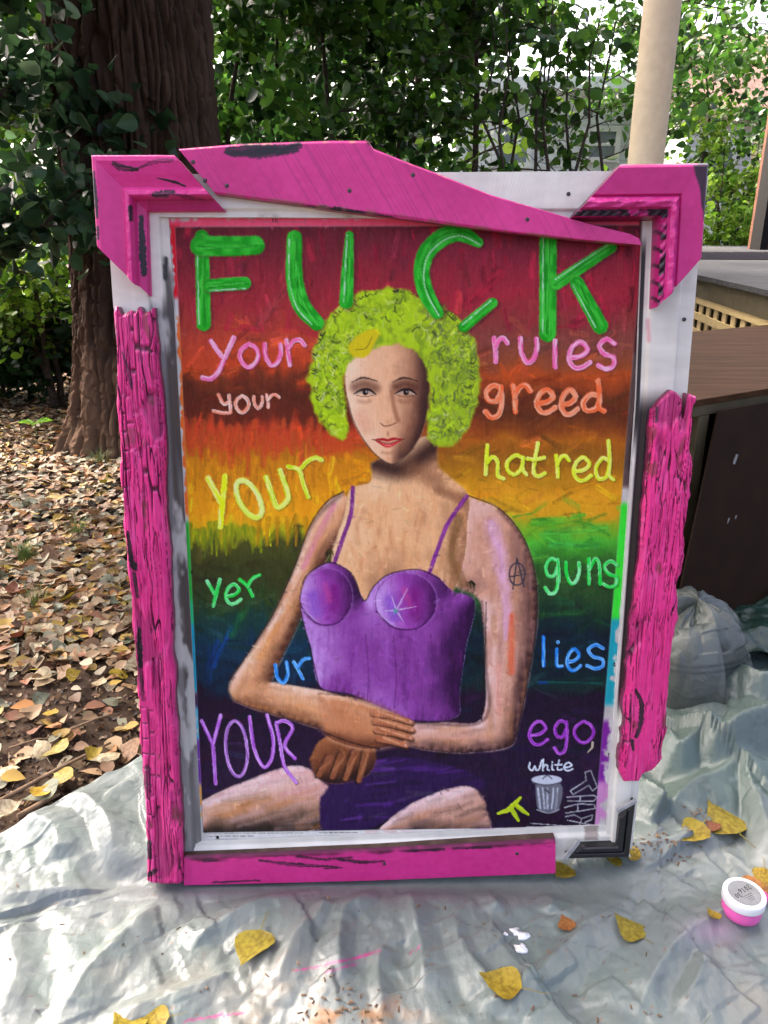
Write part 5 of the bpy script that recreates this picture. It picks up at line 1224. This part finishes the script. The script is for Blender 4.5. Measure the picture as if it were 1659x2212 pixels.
# grass tufts and seedlings
def tuft(px, py, n, h, label, grp=None):
    g = ground(px, py); v, f = [], []
    for i in range(n):
        a_ = rnd.uniform(0, 6.28); d = rnd.uniform(.0, .05); L = h * rnd.uniform(.5, 1.2); w_ = .0016; b_ = rnd.uniform(.2, .8); k = len(v)
        ox, oy = d * math.cos(a_), d * math.sin(a_); c, s_ = math.cos(a_), math.sin(a_)
        for t in (0, .5, 1):
            q = b_ * L * t * t; ww = w_ * (1 - t * .9)
            for sg in (-1, 1): v.append((float(g[0]) + ox + q * c - sg * ww * s_, float(g[1]) + oy + q * s_ + sg * ww * c, L * t * (1 - .3 * t * b_)))
        f += [(k, k + 1, k + 3, k + 2), (k + 2, k + 3, k + 5, k + 4)]
    me = bpy.data.meshes.new('grass_tuft'); me.from_pydata(v, [], f); me.update()
    tag(link('grass_tuft', me, 'grass_blade'), label, 'grass', grp)
tuft(55, 1205, 130, .085, 'largest dense green grass tuft growing through the leaf litter')
tuft(75, 1300, 60, .07, 'thin dry grass tuft in the leaf litter in front of the dense tuft')
tuft(165, 1150, 60, .08, 'sparse grass tuft beside the long pink beam')
tuft(215, 1000, 60, .09, 'small grass tuft growing beside the tree roots')
def seedling(px, py, n, s_, label):
    g = ground(px, py); e = empty('seedling', (float(g[0]), float(g[1]), 0)); tag(e, label, 'plant')
    MB().tube([(float(g[0]), float(g[1]), 0), (float(g[0]) + .01, float(g[1]), s_ * 1.1)], .003, 6).build('stem', 'grass_blade', e)
    for i in range(n):
        a_ = i * 2.3 + .4; L = s_ * rnd.uniform(.8, 1.2); d = Vector((math.cos(a_), math.sin(a_), .35)); w_ = Vector((-math.sin(a_), math.cos(a_), 0)) * L * .2
        b_ = Vector((float(g[0]) + .005, float(g[1]), s_ * .9)); v = [b_, b_ + d * L * .4 + w_, b_ + d * L * .75 + w_ * .7, b_ + d * L - Vector((0, 0, .25 * L)), b_ + d * L * .75 - w_ * .7, b_ + d * L * .4 - w_]
        me = bpy.data.meshes.new('leaf'); me.from_pydata([tuple(q) for q in v], [], [(0, 1, 2, 3), (0, 3, 4, 5)]); me.update()
        c = lin((126, 176, 60)); a = me.color_attributes.new('Col', 'FLOAT_COLOR', 'POINT'); a.data.foreach_set('color', np.tile(np.r_[c, 1], 6).astype(np.float32))
        link('leaf', me, 'leaf', e)
seedling(78, 945, 5, .10, 'bright green seedling with drooping leaves in front of the big trunk')
seedling(212, 870, 4, .10, 'little green seedling growing at the foot of the big trunk')

# ================================================================== DISTANT SETTING
rp = MB(); rp.hexa([(-40, 12.5, .02), (-2.2, 12.5, .02), (-2.2, 24, .02), (-40, 24, .02)], [(-40, 12.5, -.1), (-2.2, 12.5, -.1), (-2.2, 24, -.1), (-40, 24, -.1)])
tag(rp.build('road', 'pale_road'), kind='structure')

def siding_house(name, label, x0, x1, Y, z0, z1, wins, roof_h, mats, over=.4, depth=6.):
    h = empty(name, ((x0 + x1) / 2, Y, 0)); tag(h, label, 'house')
    v, f = [], []; nb_ = int((z1 - z0) / .12)          # overlapping boards, one sawtooth sheet
    for i in range(nb_):
        a_, b_ = z0 + (z1 - z0) * i / nb_, z0 + (z1 - z0) * (i + 1) / nb_; k = len(v)
        v += [(x0, Y - .025, a_), (x1, Y - .025, a_), (x1, Y, b_), (x0, Y, b_), (x0, Y, a_), (x1, Y, a_)]; f += [(k, k + 1, k + 2, k + 3), (k, k + 4, k + 5, k + 1)]
    me = bpy.data.meshes.new('siding'); me.from_pydata(v, [], f); me.update(); o = link('siding', me, mats[0], h)
    MB().box(((x0 + x1) / 2, Y + depth / 2 + .03, (z1) / 2), (x1 - x0 - .02, depth, z1)).build('wall_body', mats[0], h)
    for (wx0, wx1, wz0, wz1) in wins:
        w = MB(); t = .09
        w.box(((wx0 + wx1) / 2, Y - .05, wz1 + t / 2), (wx1 - wx0 + 2 * t, .06, t)).box(((wx0 + wx1) / 2, Y - .05, wz0 - t / 2), (wx1 - wx0 + 2 * t, .08, t))
        w.box((wx0 - t / 2, Y - .05, (wz0 + wz1) / 2), (t, .06, wz1 - wz0)).box((wx1 + t / 2, Y - .05, (wz0 + wz1) / 2), (t, .06, wz1 - wz0)).box(((wx0 + wx1) / 2, Y - .05, (wz0 + wz1) / 2), (wx1 - wx0, .045, .05))
        wo = w.build('window', 'white_plastic', h)
        for a_, b_ in ((wz0, (wz0 + wz1) / 2 - .025), ((wz0 + wz1) / 2 + .025, wz1)):
            MB().box(((wx0 + wx1) / 2, Y - .035, (a_ + b_) / 2), (wx1 - wx0, .012, b_ - a_)).build('pane', 'house_glass', wo)
    r = MB(); A_, B_, C_ = (x0 - over, Y - over, z1 - .02), (x1 + over, Y - over, z1 - .02), (x1 + over, Y + depth * .6, z1 + roof_h); D_ = (x0 - over, Y + depth * .6, z1 + roof_h)
    r.hexa([(p[0], p[1], p[2] + .1) for p in (A_, B_, C_, D_)], [A_, B_, C_, D_]); ro = r.build('roof', mats[1], h)
    MB().box(((x0 + x1) / 2, Y - over - .03, z1 + .02), (x1 - x0 + 2 * over, .05, .2)).build('fascia', mats[2], ro)
    return h
pa, pb = at(985, 250, 16), at(1385, 250, 16)
w1a, w1b, w2a, w2b = at(1072, 352, 16), at(1140, 270, 16), at(1268, 340, 16), at(1330, 285, 16)
siding_house('white_house', 'white clapboard house with white-trimmed windows behind the shrubs', float(pa[0]), float(pb[0]), 16, 0, float(at(1160, 190, 16)[2]), [(float(w1a[0]), float(w1b[0]), float(w1a[2]), float(w1b[2])), (float(w2a[0]), float(w2b[0]), float(w2a[2]), float(w2b[2]))], 1.6, ('house_siding', 'pale_road', 'white_plastic'))
qa, qb = at(1490, 250, 19), at(2000, 250, 19); zt = float(at(1560, 250, 19)[2])
hw = siding_house('brown_roofed_house', 'pale house with brown shingle roof and yellow trim behind the deck', float(qa[0]), float(qb[0]), 19, 0, zt, [(float(at(1530, 300, 19)[0]), float(at(1585, 300, 19)[0]), zt - 1.8, zt - .7)], 2.2, ('house_siding', 'roof_shingle', 'yellow_trim'))
MB().box((float(at(1640, 330, 18.5)[0]), 18.5, zt / 2), (.22, .22, zt)).build('porch_post', 'yellow_trim', hw)

# ================================================================== TREES
def tubes(paths, n=6):
    mb = MB()
    for pts, rad in paths: mb.tube(pts, rad, n, False)
    return mb
def make_tree(name, label, base, h, crown_r, z0, nleaf, size, pal, seed, nbr=14, lean=(0, 0), r0=.06, stems=1, up=.3, squash=1., group=None, dens_top=1.):
    r = random.Random(seed); rn = np.random.RandomState(seed)
    t = empty(name, (base[0], base[1], 0)); tag(t, label, 'tree' if h > 2.2 else 'shrub', group)
    paths, tips = [], []
    for s_ in range(stems):
        a0 = s_ * 2.4 + seed; sp = (.35 if stems > 1 else 0)
        top = Vector((base[0] + lean[0] + sp * crown_r * math.cos(a0), base[1] + lean[1] + sp * crown_r * math.sin(a0), h * r.uniform(.85, 1)))
        b0 = Vector((base[0] + .03 * math.cos(a0) * (stems > 1), base[1] + .03 * math.sin(a0) * (stems > 1), -.03))
        pts = [b0.lerp(top, k / 7) + Vector((r.gauss(0, .04), r.gauss(0, .04), 0)) * (k > 0) * h / 3 for k in range(8)]
        paths.append((pts, [r0 * (1 - .88 * k / 7) for k in range(8)]))
        for i in range(nbr):
            k = r.uniform(max(.05, z0 / h), .97); q = k * 7; i0 = int(q); p = pts[i0].lerp(pts[min(7, i0 + 1)], q - i0)
            a_ = r.uniform(0, 6.28); L = crown_r * r.uniform(.5, 1.05) * (1.1 - .6 * max(0, k - .5)); d = Vector((math.cos(a_), math.sin(a_), r.uniform(-.05, .75))).normalized()
            bp = [p]; 
            for j in range(1, 5): bp.append(p + d * L * j / 4 + Vector((r.gauss(0, .05), r.gauss(0, .05), -.05 * (j / 4) ** 2 + r.gauss(0, .03))) * L)
            rb_ = r0 * .36 * (1 - .6 * k); paths.append((bp, [max(.003, rb_ * (1 - .8 * j / 4)) for j in range(5)]))
            for j in range(1, 5):
                tips.append(bp[j])
                for s2 in range(2):
                    d2 = (d + Vector((r.gauss(0, .8), r.gauss(0, .8), r.gauss(.1, .5)))).normalized(); e = bp[j] + d2 * L * r.uniform(.2, .45)
                    paths.append(([bp[j], bp[j].lerp(e, .55) + Vector((0, 0, .02)), e], [max(.0025, rb_ * .35), .0025, .0015])); tips += [bp[j].lerp(e, .4), bp[j].lerp(e, .75), e]
    tubes(paths, 5).build('trunk', 'branch_bark', t, True)
    T = np.array([tuple(p) for p in tips]); idx = rn.randint(0, len(T), nleaf)
    P = T[idx] + rn.normal(0, 1, (nleaf, 3)) * np.array([.13, .13, .09]) * crown_r * .75
    P = P[P[:, 2] > .05]; n = len(P)
    pal_ = np.array(pal, float); k = np.clip(rn.normal(.5, .25, n) + .25 * (vn(P[:, 0] * 2, P[:, 2] * 2, seed) - .5), 0, .999) * (len(pal_) - 1)
    i0 = k.astype(int); C = pal_[i0] * (1 - (k - i0))[:, None] + pal_[i0 + 1] * (k - i0)[:, None]
    C = lin(C) * rn.uniform(.5, .9, (n, 1))
    v_, f_, c_ = leaf_cloud(P, rn.uniform(.6, 1.2, n) * size, C, seed, 1.0, up)
    o = link('crown', mesh_np('crown', v_, f_[0], c_, False, f_[1]), 'leaf', t); o['kind'] = 'stuff'
    return t
GREEN = [(34, 62, 24), (54, 92, 32), (76, 118, 40), (104, 146, 50)]
DEEP = [(22, 46, 22), (38, 70, 32), (56, 94, 38), (82, 122, 46)]
LIME = [(70, 110, 30), (104, 150, 40), (140, 180, 56), (172, 200, 80)]
def gx_at(px, Y): return float((px - CX) / FPX * (Y / (CP + .4 * SP)))
SPEC = [ # px, Y, height, crown radius, lowest foliage, leaves, leaf size, palette, label
 (505, 7.0, 4.2, 1.15, .4, 3600, .115, GREEN, 'green leafy tree growing right beside the big trunk'),
 (610, 8.2, 4.6, 1.3, .4, 3600, .115, DEEP, 'dense dark green tree above the black-dabbed end of the top board'),
 (735, 7.2, 4.4, 1.25, .4, 3600, .115, GREEN, 'green leafy tree behind the highest point of the pink top board'),
 (850, 8.3, 4.6, 1.15, .4, 3600, .115, DEEP, 'dense dark green tree behind the sloping part of the top board'),
 (1015, 7.0, 4.2, .75, 1.9, 1300, .105, GREEN, 'tree with a thin dark trunk above the bare white panel of the frame'),
 (1400, 8.6, 4.4, 1.0, 2.1, 900, .10, GREEN, 'loose green tree behind the cream post'),
 (1500, 14.2, 5.6, 1.9, .5, 3800, .13, GREEN, 'green tree between the cream post and the rust-brown post'),
 (1650, 15, 5.8, 1.9, 1.2, 3400, .13, DEEP, 'dark leafy tree overhanging the grey deck'),
]
for i, (px, Y, h, cr, z0, nl, sz, pal, lb_) in enumerate(SPEC):
    make_tree('leafy_tree', lb_, (gx_at(px, Y), Y), h, cr, z0, nl, sz, pal, 100 + i, 16, r0=.045, group='trees behind the painting')
make_tree('multi_stem_shrub', 'fan of thin dark stems with sparse leaves in front of the white house window', (gx_at(1105, 6.3), 6.3), 3.0, .7, .6, 650, .10, GREEN, 140, 7, r0=.028, stems=4, group='shrubs in front of the white house')
make_tree('multi_stem_shrub', 'branching shrub with sparse round leaves beside the cream post', (gx_at(1215, 6.4), 6.4), 3.1, .7, .6, 650, .10, GREEN, 141, 7, r0=.028, stems=5, group='shrubs in front of the white house')
make_tree('low_shrub', 'pale green low shrub growing right behind the upper grey platform', (gx_at(1575, 13.6), 13.6), 2.9, 1.0, .3, 2400, .11, LIME, 142, 12, r0=.03, stems=3)
far = [(420, 13, 6.5, 'tall tree far behind the big trunk'), (600, 12, 6.5, 'tall far tree behind the dense dark tree'), (800, 13, 6.8, 'tall far tree behind the middle of the top board'), (900, 12, 6.2, 'tall far tree standing to the side of the white house'),
       (1190, 20, 8.0, 'tree standing behind the roof of the white house'), (1420, 21, 8.0, 'far tree in the gap between the two houses'), (150, 14, 6.5, 'tall tree beyond the pale road'), (-40, 12, 6.0, 'wide tree beyond the pale road behind the hanging branches')]
for i, (px, Y, h, lb_) in enumerate(far):
    make_tree('far_tree', lb_, (gx_at(px, Y), Y), h, 1.9, 1.0, 3800 if px < 900 else 1500, .18, LIME if i % 2 else GREEN, 160 + i, 18, r0=.12, group='trees far behind')
make_tree('hanging_branch_tree', 'dark tree whose drooping branches hang in front of the big trunk', (-2.3, 4.15), 3.7, 1.3, .9, 7600, .098, [(24, 46, 26), (44, 72, 42), (64, 94, 58), (100, 124, 92)], 190, 18, r0=.08)
make_tree('sunlit_shrub', 'sunlit yellow-green shrub beside the trunk in front of the pale road', (gx_at(60, 5.9), 5.9), 1.5, .62, .35, 2300, .07, LIME, 191, 12, r0=.03, stems=4)
make_tree('dark_bush', 'low dark green bush on the litter behind the roots of the big tree', (gx_at(40, 6.1) - .35, 6.1), .62, .65, .05, 3600, .07, [(14, 32, 16), (24, 52, 22), (34, 66, 30), (52, 92, 40)], 192, 16, r0=.02, stems=3)
make_tree('dark_bush', 'second low dark bush tucked behind the trunk of the big tree', (gx_at(150, 6.7), 6.7), .8, .8, .05, 3600, .07, [(14, 32, 16), (24, 52, 22), (34, 66, 30), (52, 92, 40)], 193, 16, r0=.02, stems=3)

# big tree
bt = empty('big_tree', (gx_at(310, 4.9), 4.9, 0)); tag(bt, 'massive old tree with deeply ridged dark brown bark and flaring roots', 'tree')
nth, nz = 420, 360
TH, ZZ = np.meshgrid(np.linspace(0, 2 * math.pi, nth), np.concatenate([np.linspace(-.1, 1.0, 110), np.linspace(1.0, 5.5, nz - 110 + 1)[1:]]))
cxs = np.interp(ZZ, [0, .6, 1.6, 2.5, 5.5], [at(345, 930, 4.9)[0], at(335, 760, 4.9)[0], at(306, 330, 4.9)[0], at(272, 0, 4.9)[0], at(270, 0, 4.9)[0] - .25])
R = np.interp(ZZ, [0, .4, 1.0, 1.8, 2.6, 5.5], [.50, .455, .43, .435, .425, .40])
c_, s_ = np.cos(TH), np.sin(TH)
flare = np.exp(-np.clip(ZZ, 0, 9) / .28) * (.06 + .16 * np.clip(np.sin(TH * 5 + .8) + .3, 0, 2) + .12 * np.exp(-((np.mod(TH - 3.55 + math.pi, 2 * math.pi) - math.pi) / .35) ** 2))
circ = TH * .48
per = lambda k, sd, f: vn(np.mod(circ * f, round(.48 * 2 * math.pi * f)), ZZ * k, sd)
tw = circ + .03 * np.sin(ZZ * 2.2) + .045 * (fbm(circ * 3, ZZ * 1.5, 3, 2) - .5) + .012 * (fbm(circ * 14, ZZ * 6, 2, 12) - .5)
rid = np.abs(fbm(tw * 24, ZZ * 2.4, 2, 3) - .5) * 2; brk = sstep(.0, .10, np.abs(fbm(tw * 12, ZZ * 13, 2, 4) - .5))
bark = .055 * (sstep(.02, .30, rid) - .6) * (.2 + .8 * brk) + .022 * (fbm(tw * 60, ZZ * 16, 3, 5) - .5) + .05 * (fbm(circ * 2, ZZ * 1.2, 3, 6) - .5)
seam = np.minimum(1, np.minimum(TH, 2 * math.pi - TH) / .2)
RR = R * (1 + flare) + bark * seam
PT = np.stack([cxs + RR * c_, 4.9 + RR * s_, ZZ], -1)
CB = np.array((70, 54, 44), float) * (.7 + .5 * fbm(tw * 20, ZZ * 5, 4, 9))[..., None] + np.array((48, 38, 28)) * sstep(.9, 0, ZZ)[..., None]  # foot of the trunk lighter: sunlight put into the bark colour
CB = CB * (1 - .25 * (1 - sstep(0, .2, rid)))[..., None]
o = link('trunk', mesh_np('trunk', PT.reshape(-1, 3), grid_faces(nz, nth), (lin(np.clip(CB, 0, 255)) * .9).reshape(-1, 3)), 'bark', bt)
o['label'] = 'thick ridged trunk'
rn = np.random.RandomState(5); limbs = []; tips = []
for i in range(16):
    a_ = i * 2.39; L = rn.uniform(2.5, 5.2); z_ = rn.uniform(3.6, 5.2); p = Vector((float(cxs[-1, 0]) , 4.9, z_)); d = Vector((math.cos(a_), math.sin(a_), rn.uniform(.1, .45)))
    pts = [p + d * L * k / 5 + Vector((rn.normal(0, .1), rn.normal(0, .1), rn.normal(0, .08))) * (k > 0) for k in range(6)]; limbs.append((pts, [.14 * (1 - .85 * k / 5) for k in range(6)]))
    for k in range(2, 6):
        for s2 in range(3):
            e = pts[k] + Vector((rn.normal(0, .7), rn.normal(0, .7), rn.normal(.1, .45))); limbs.append(([pts[k], e], [.02, .005])); tips += [pts[k].lerp(e, .5), e]
tubes(limbs, 6).build('limbs', 'branch_bark', bt, True)
T = np.array([tuple(p) for p in tips]); n = 6500
P = T[rn.randint(0, len(T), n)] + rn.normal(0, .42, (n, 3)) * np.array([1, 1, .6]); P = P[P[:, 2] > 3.3]; n = len(P)
C = lin(np.array(GREEN)[rn.randint(1, 4, n)]) * rn.uniform(.6, .9, (n, 1))
v_, f_, c4 = leaf_cloud(P, rn.uniform(.1, .17, n), C, 44, 1.0, .4)
o = link('crown', mesh_np('crown', v_, f_[0], c4, False, f_[1]), 'leaf', bt); o['kind'] = 'stuff'

# ================================================================== POST, DECK, WORK TABLE
px0, py0 = .543, 1.75
MB().lathe([(.036, -.02), (.036, 3.2), (.034, 3.21)], (px0, py0, 0), 40).build('cream_post', 'cream_paint', None, True)
tag(COL.objects[-1], 'round cream-painted post standing behind the top corner of the painting', 'post')

deck = empty('deck', (3.2, 6.0, 0)); tag(deck, 'grey weathered deck with cream lattice skirting at the right', 'deck')
e0, e1 = np.array([2.02, 4.21]), np.array([2.30, 6.2]); dv = (e1 - e0) / np.linalg.norm(e1 - e0); nv = np.array([dv[1], -dv[0]])    # along the edge, and inward
e0 = e0 - dv * .9; zd = .97
def dk(a_, b_, z): q = e0 + dv * a_ + nv * b_; return (float(q[0]), float(q[1]), z)
mb = MB(); a_ = 0.; 
while a_ < 5.6: mb.hexa([dk(a_, -.02, zd), dk(a_ + .135, -.02, zd), dk(a_ + .135, 4, zd), dk(a_, 4, zd)], [dk(a_, -.02, zd - .03), dk(a_ + .135, -.02, zd - .03), dk(a_ + .135, 4, zd - .03), dk(a_, 4, zd - .03)]); a_ += .141
o = mb.build('deck_planks', 'weathered_boards', deck); o['kind'] = 'stuff'
MB().hexa([dk(0, 0, zd - .032), dk(5.2, 0, zd - .032), dk(5.2, .045, zd - .032), dk(0, .045, zd - .032)], [dk(0, 0, zd - .15), dk(5.2, 0, zd - .15), dk(5.2, .045, zd - .15), dk(0, .045, zd - .15)]).build('rim_beam', 'olive_beam', deck)
MB().hexa([dk(0, .5, zd - .04), dk(5.2, .5, zd - .04), dk(5.2, .55, zd - .04), dk(0, .55, zd - .04)], [dk(0, .5, 0), dk(5.2, .5, 0), dk(5.2, .55, 0), dk(0, .55, 0)]).build('inner_wall', 'olive_beam', deck)
for k in range(6):
    z_ = .80 - .11 * k
    MB().hexa([dk(0, .008, z_ + .025), dk(5.2, .008, z_ + .025), dk(5.2, .018, z_ + .025), dk(0, .018, z_ + .025)], [dk(0, .008, z_ - .025), dk(5.2, .008, z_ - .025), dk(5.2, .018, z_ - .025), dk(0, .018, z_ - .025)]).build('lattice_rail', 'lattice_paint', deck)
k = 0; a_ = .05; base_me = None
while a_ < 5.1:
    if base_me is None:
        o = MB().hexa([dk(a_, .0185, .82), dk(a_ + .09, .0185, .82), dk(a_ + .09, .028, .82), dk(a_, .028, .82)], [dk(a_, .0185, .1), dk(a_ + .09, .0185, .1), dk(a_ + .09, .028, .1), dk(a_, .028, .1)]).build('lattice_slat', 'lattice_paint', deck); base_me = o.data; ref = o.location.copy(); a_0 = a_
    else:
        o = bpy.data.objects.new('lattice_slat', base_me); COL.objects.link(o); o.parent = deck; d_ = dv * (a_ - a_0); o.location = (ref[0] + d_[0], ref[1] + d_[1], ref[2])
    a_ += .2
up = MB(); up.box((5.9, 11, 1.02), (7.2, 4, .055)); uo = up.build('upper_platform', 'weathered_boards', deck)
MB().box((5.9, 8.985, 1.005), (7.2, .025, .07)).build('platform_edge', 'pale_board_edge', uo)
MB().box((5.6, 11, .5), (7.0, 3.9, .95)).build('platform_base', 'olive_beam', deck)
bp = at(1617, 530, 10.2)
brp = empty('rust_brown_post', (float(bp[0]) + .28, 10.2, 0)); tag(brp, 'thick rust-brown wooden post standing on the grey deck', 'post')
MB().box((float(bp[0]) + .28, 10.2, 2.5), (.40, .4, 3.0)).build('post_core', 'rust_wood', brp)
MB().box((float(bp[0]) + .06, 10.05, 2.5), (.09, .28, 3.0)).build('dark_edge_board', 'near_black_fill', brp)
MB().box((float(bp[0]) + .15, 9.985, 2.5), (.05, .04, 3.0)).build('trim_strip', 'rust_wood', brp)

tbl = empty('work_table', (.9, 2.6, 0)); tag(tbl, 'brown plywood-topped work table with a dark open front behind the painting', 'table')
e = np.array([.855, .519]); fdir = np.array([-.519, .855]); Pn = np.array([.858, 2.09]); zt_ = .82
def bt_(a_, b_, z): q = Pn + e * a_ + fdir * b_; return (float(q[0]), float(q[1]), z)
def bar(a0, a1, b0, b1, z0, z1, name, mat, parent=tbl, bevel=.002): return MB().hexa([bt_(a0, b0, z1), bt_(a1, b0, z1), bt_(a1, b1, z1), bt_(a0, b1, z1)], [bt_(a0, b0, z0), bt_(a1, b0, z0), bt_(a1, b1, z0), bt_(a0, b1, z0)]).build(name, mat, parent, bevel=bevel)
bar(-.28, 2.3, 0, 1.02, zt_ - .018, zt_, 'plywood_top', 'brown_plywood')
bar(-.27, 2.29, .006, .05, zt_ - .05, zt_ - .0185, 'front_rail', 'olive_beam')
bar(-.26, 2.28, .30, .32, 0, zt_ - .02, 'open_front_shade', 'near_black_fill')  # black sheet standing in for the shade under the table top
for a_, b_ in ((-.27, .006), (.03, .006), (2.2, .006), (-.27, .95), (2.2, .95)): bar(a_, a_ + .045, b_, b_ + .045, 0, zt_ - .051 if b_ < .5 else zt_ - .02, 'leg', 'olive_beam')
TLc, BLc = np.array([.931, 2.118, .785]), np.array([.772, 1.875, 0.0]); e3 = np.array([e[0], e[1], 0]) * 1.3
th_ = np.array([.519, -.855, 0]) * .006
hb = MB().hexa([tuple(TLc), tuple(TLc + e3), tuple(BLc + e3), tuple(BLc)], [tuple(TLc + th_), tuple(TLc + e3 + th_), tuple(BLc + e3 + th_), tuple(BLc + th_)]).build('hardboard_sheet', 'dark_hardboard')
tag(hb, 'dark brown hardboard sheet leaning against the work table front', 'board')
# scuffs on the sheet
hn = np.cross(e3, BLc - TLc); hn /= np.linalg.norm(hn); hn = hn if hn[1] < 0 else -hn
for (x, y, l, w_) in ((1588, 1000, .05, .010), (1573, 1128, .026, .004), (1590, 1118, .014, .005)):
    r_ = ray(x, y); C0 = np.array([0, 0, CAM_H]); t_ = ((TLc + th_ - C0) @ hn) / (r_ @ hn); q = C0 + r_ * t_ + hn * .0008; sv = np.array([.25, .1, .96]); sv /= np.linalg.norm(sv); wv_ = np.cross(hn, sv)
    MB().hexa([tuple(q + sv * l / 2), tuple(q + sv * l / 2 + wv_ * w_), tuple(q - sv * l / 2 + wv_ * w_ * .8), tuple(q - sv * l / 2 - wv_ * w_ * .1)], [tuple(q + sv * l / 2 - hn * .002), tuple(q + sv * l / 2 + wv_ * w_ - hn * .002), tuple(q - sv * l / 2 + wv_ * w_ - hn * .002), tuple(q - sv * l / 2 - hn * .002)]).build('scuff', 'grey_sticker', hb)

# ================================================================== PAINT JAR
g = ground(1597, 1984, .02); jz = float(tarp_h(g[0], g[1])) - .004; jx, jy = float(g[0]), float(g[1])
jar = empty('paint_jar', (jx, jy, jz)); tag(jar, 'small round pink paint jar with white lid and grey label', 'jar')
MB().lathe([(.031, 0), (.0345, .003), (.0355, .01), (.0355, .034), (.034, .036)], (jx, jy, jz), 48).build('jar_body', 'pink_plastic', jar, True)
lid = MB().lathe([(.0375, .030), (.0385, .032), (.0385, .046), (.0375, .0485), (.0340, .0492), (.0325, .0482), (.0, .0482)], (jx, jy, jz), 48).build('lid', 'white_plastic', jar, True)
stk = MB().lathe([(.0295, .0480), (.0295, .0488), (.0, .0488)], (jx, jy, jz), 40).build('sticker', 'grey_sticker', lid)
mb = MB(); ang = math.radians(205)
def ink(px_, py_, sc, glyphs, r):
    x = px_
    for ch in glyphs:
        for st in GL.get(ch, []):
            P_ = smooth_poly([(x + a_ * sc * .6, py_ - b_ * sc) for a_, b_ in st], 4)
            q = [(jx + u_ * math.cos(ang) - w_ * math.sin(ang), jy + u_ * math.sin(ang) + w_ * math.cos(ang), jz + .0490) for u_, w_ in P_]
            mb.tube(q, r, 4, True)
        x += sc * .8
ink(-.021, -.001, .0095, '2016', .0006); ink(.010, .004, .009, '30', .0006)
for k in range(4): mb.tube([(jx + (-.012 + .002 * k) * math.cos(ang) - (.006 + .004 * k) * math.sin(ang), jy + (-.012 + .002 * k) * math.sin(ang) + (.006 + .004 * k) * math.cos(ang), jz + .049), (jx + (.014 - .003 * k) * math.cos(ang) - (.006 + .004 * k) * math.sin(ang), jy + (.014 - .003 * k) * math.sin(ang) + (.006 + .004 * k) * math.cos(ang), jz + .049)], .0003, 4)
mb.build('handwriting', 'black_ink', stk)
dr = MB(); 
for t_ in (-.3, -.15, .0): dr.tube([(jx + .0388 * math.cos(t_), jy + .0388 * math.sin(t_), jz + .033), (jx + .0382 * math.cos(t_), jy + .0382 * math.sin(t_), jz + .0485)], [.002, .0035], 8)
dr.build('pink_smear', 'pink_drip', lid, True)
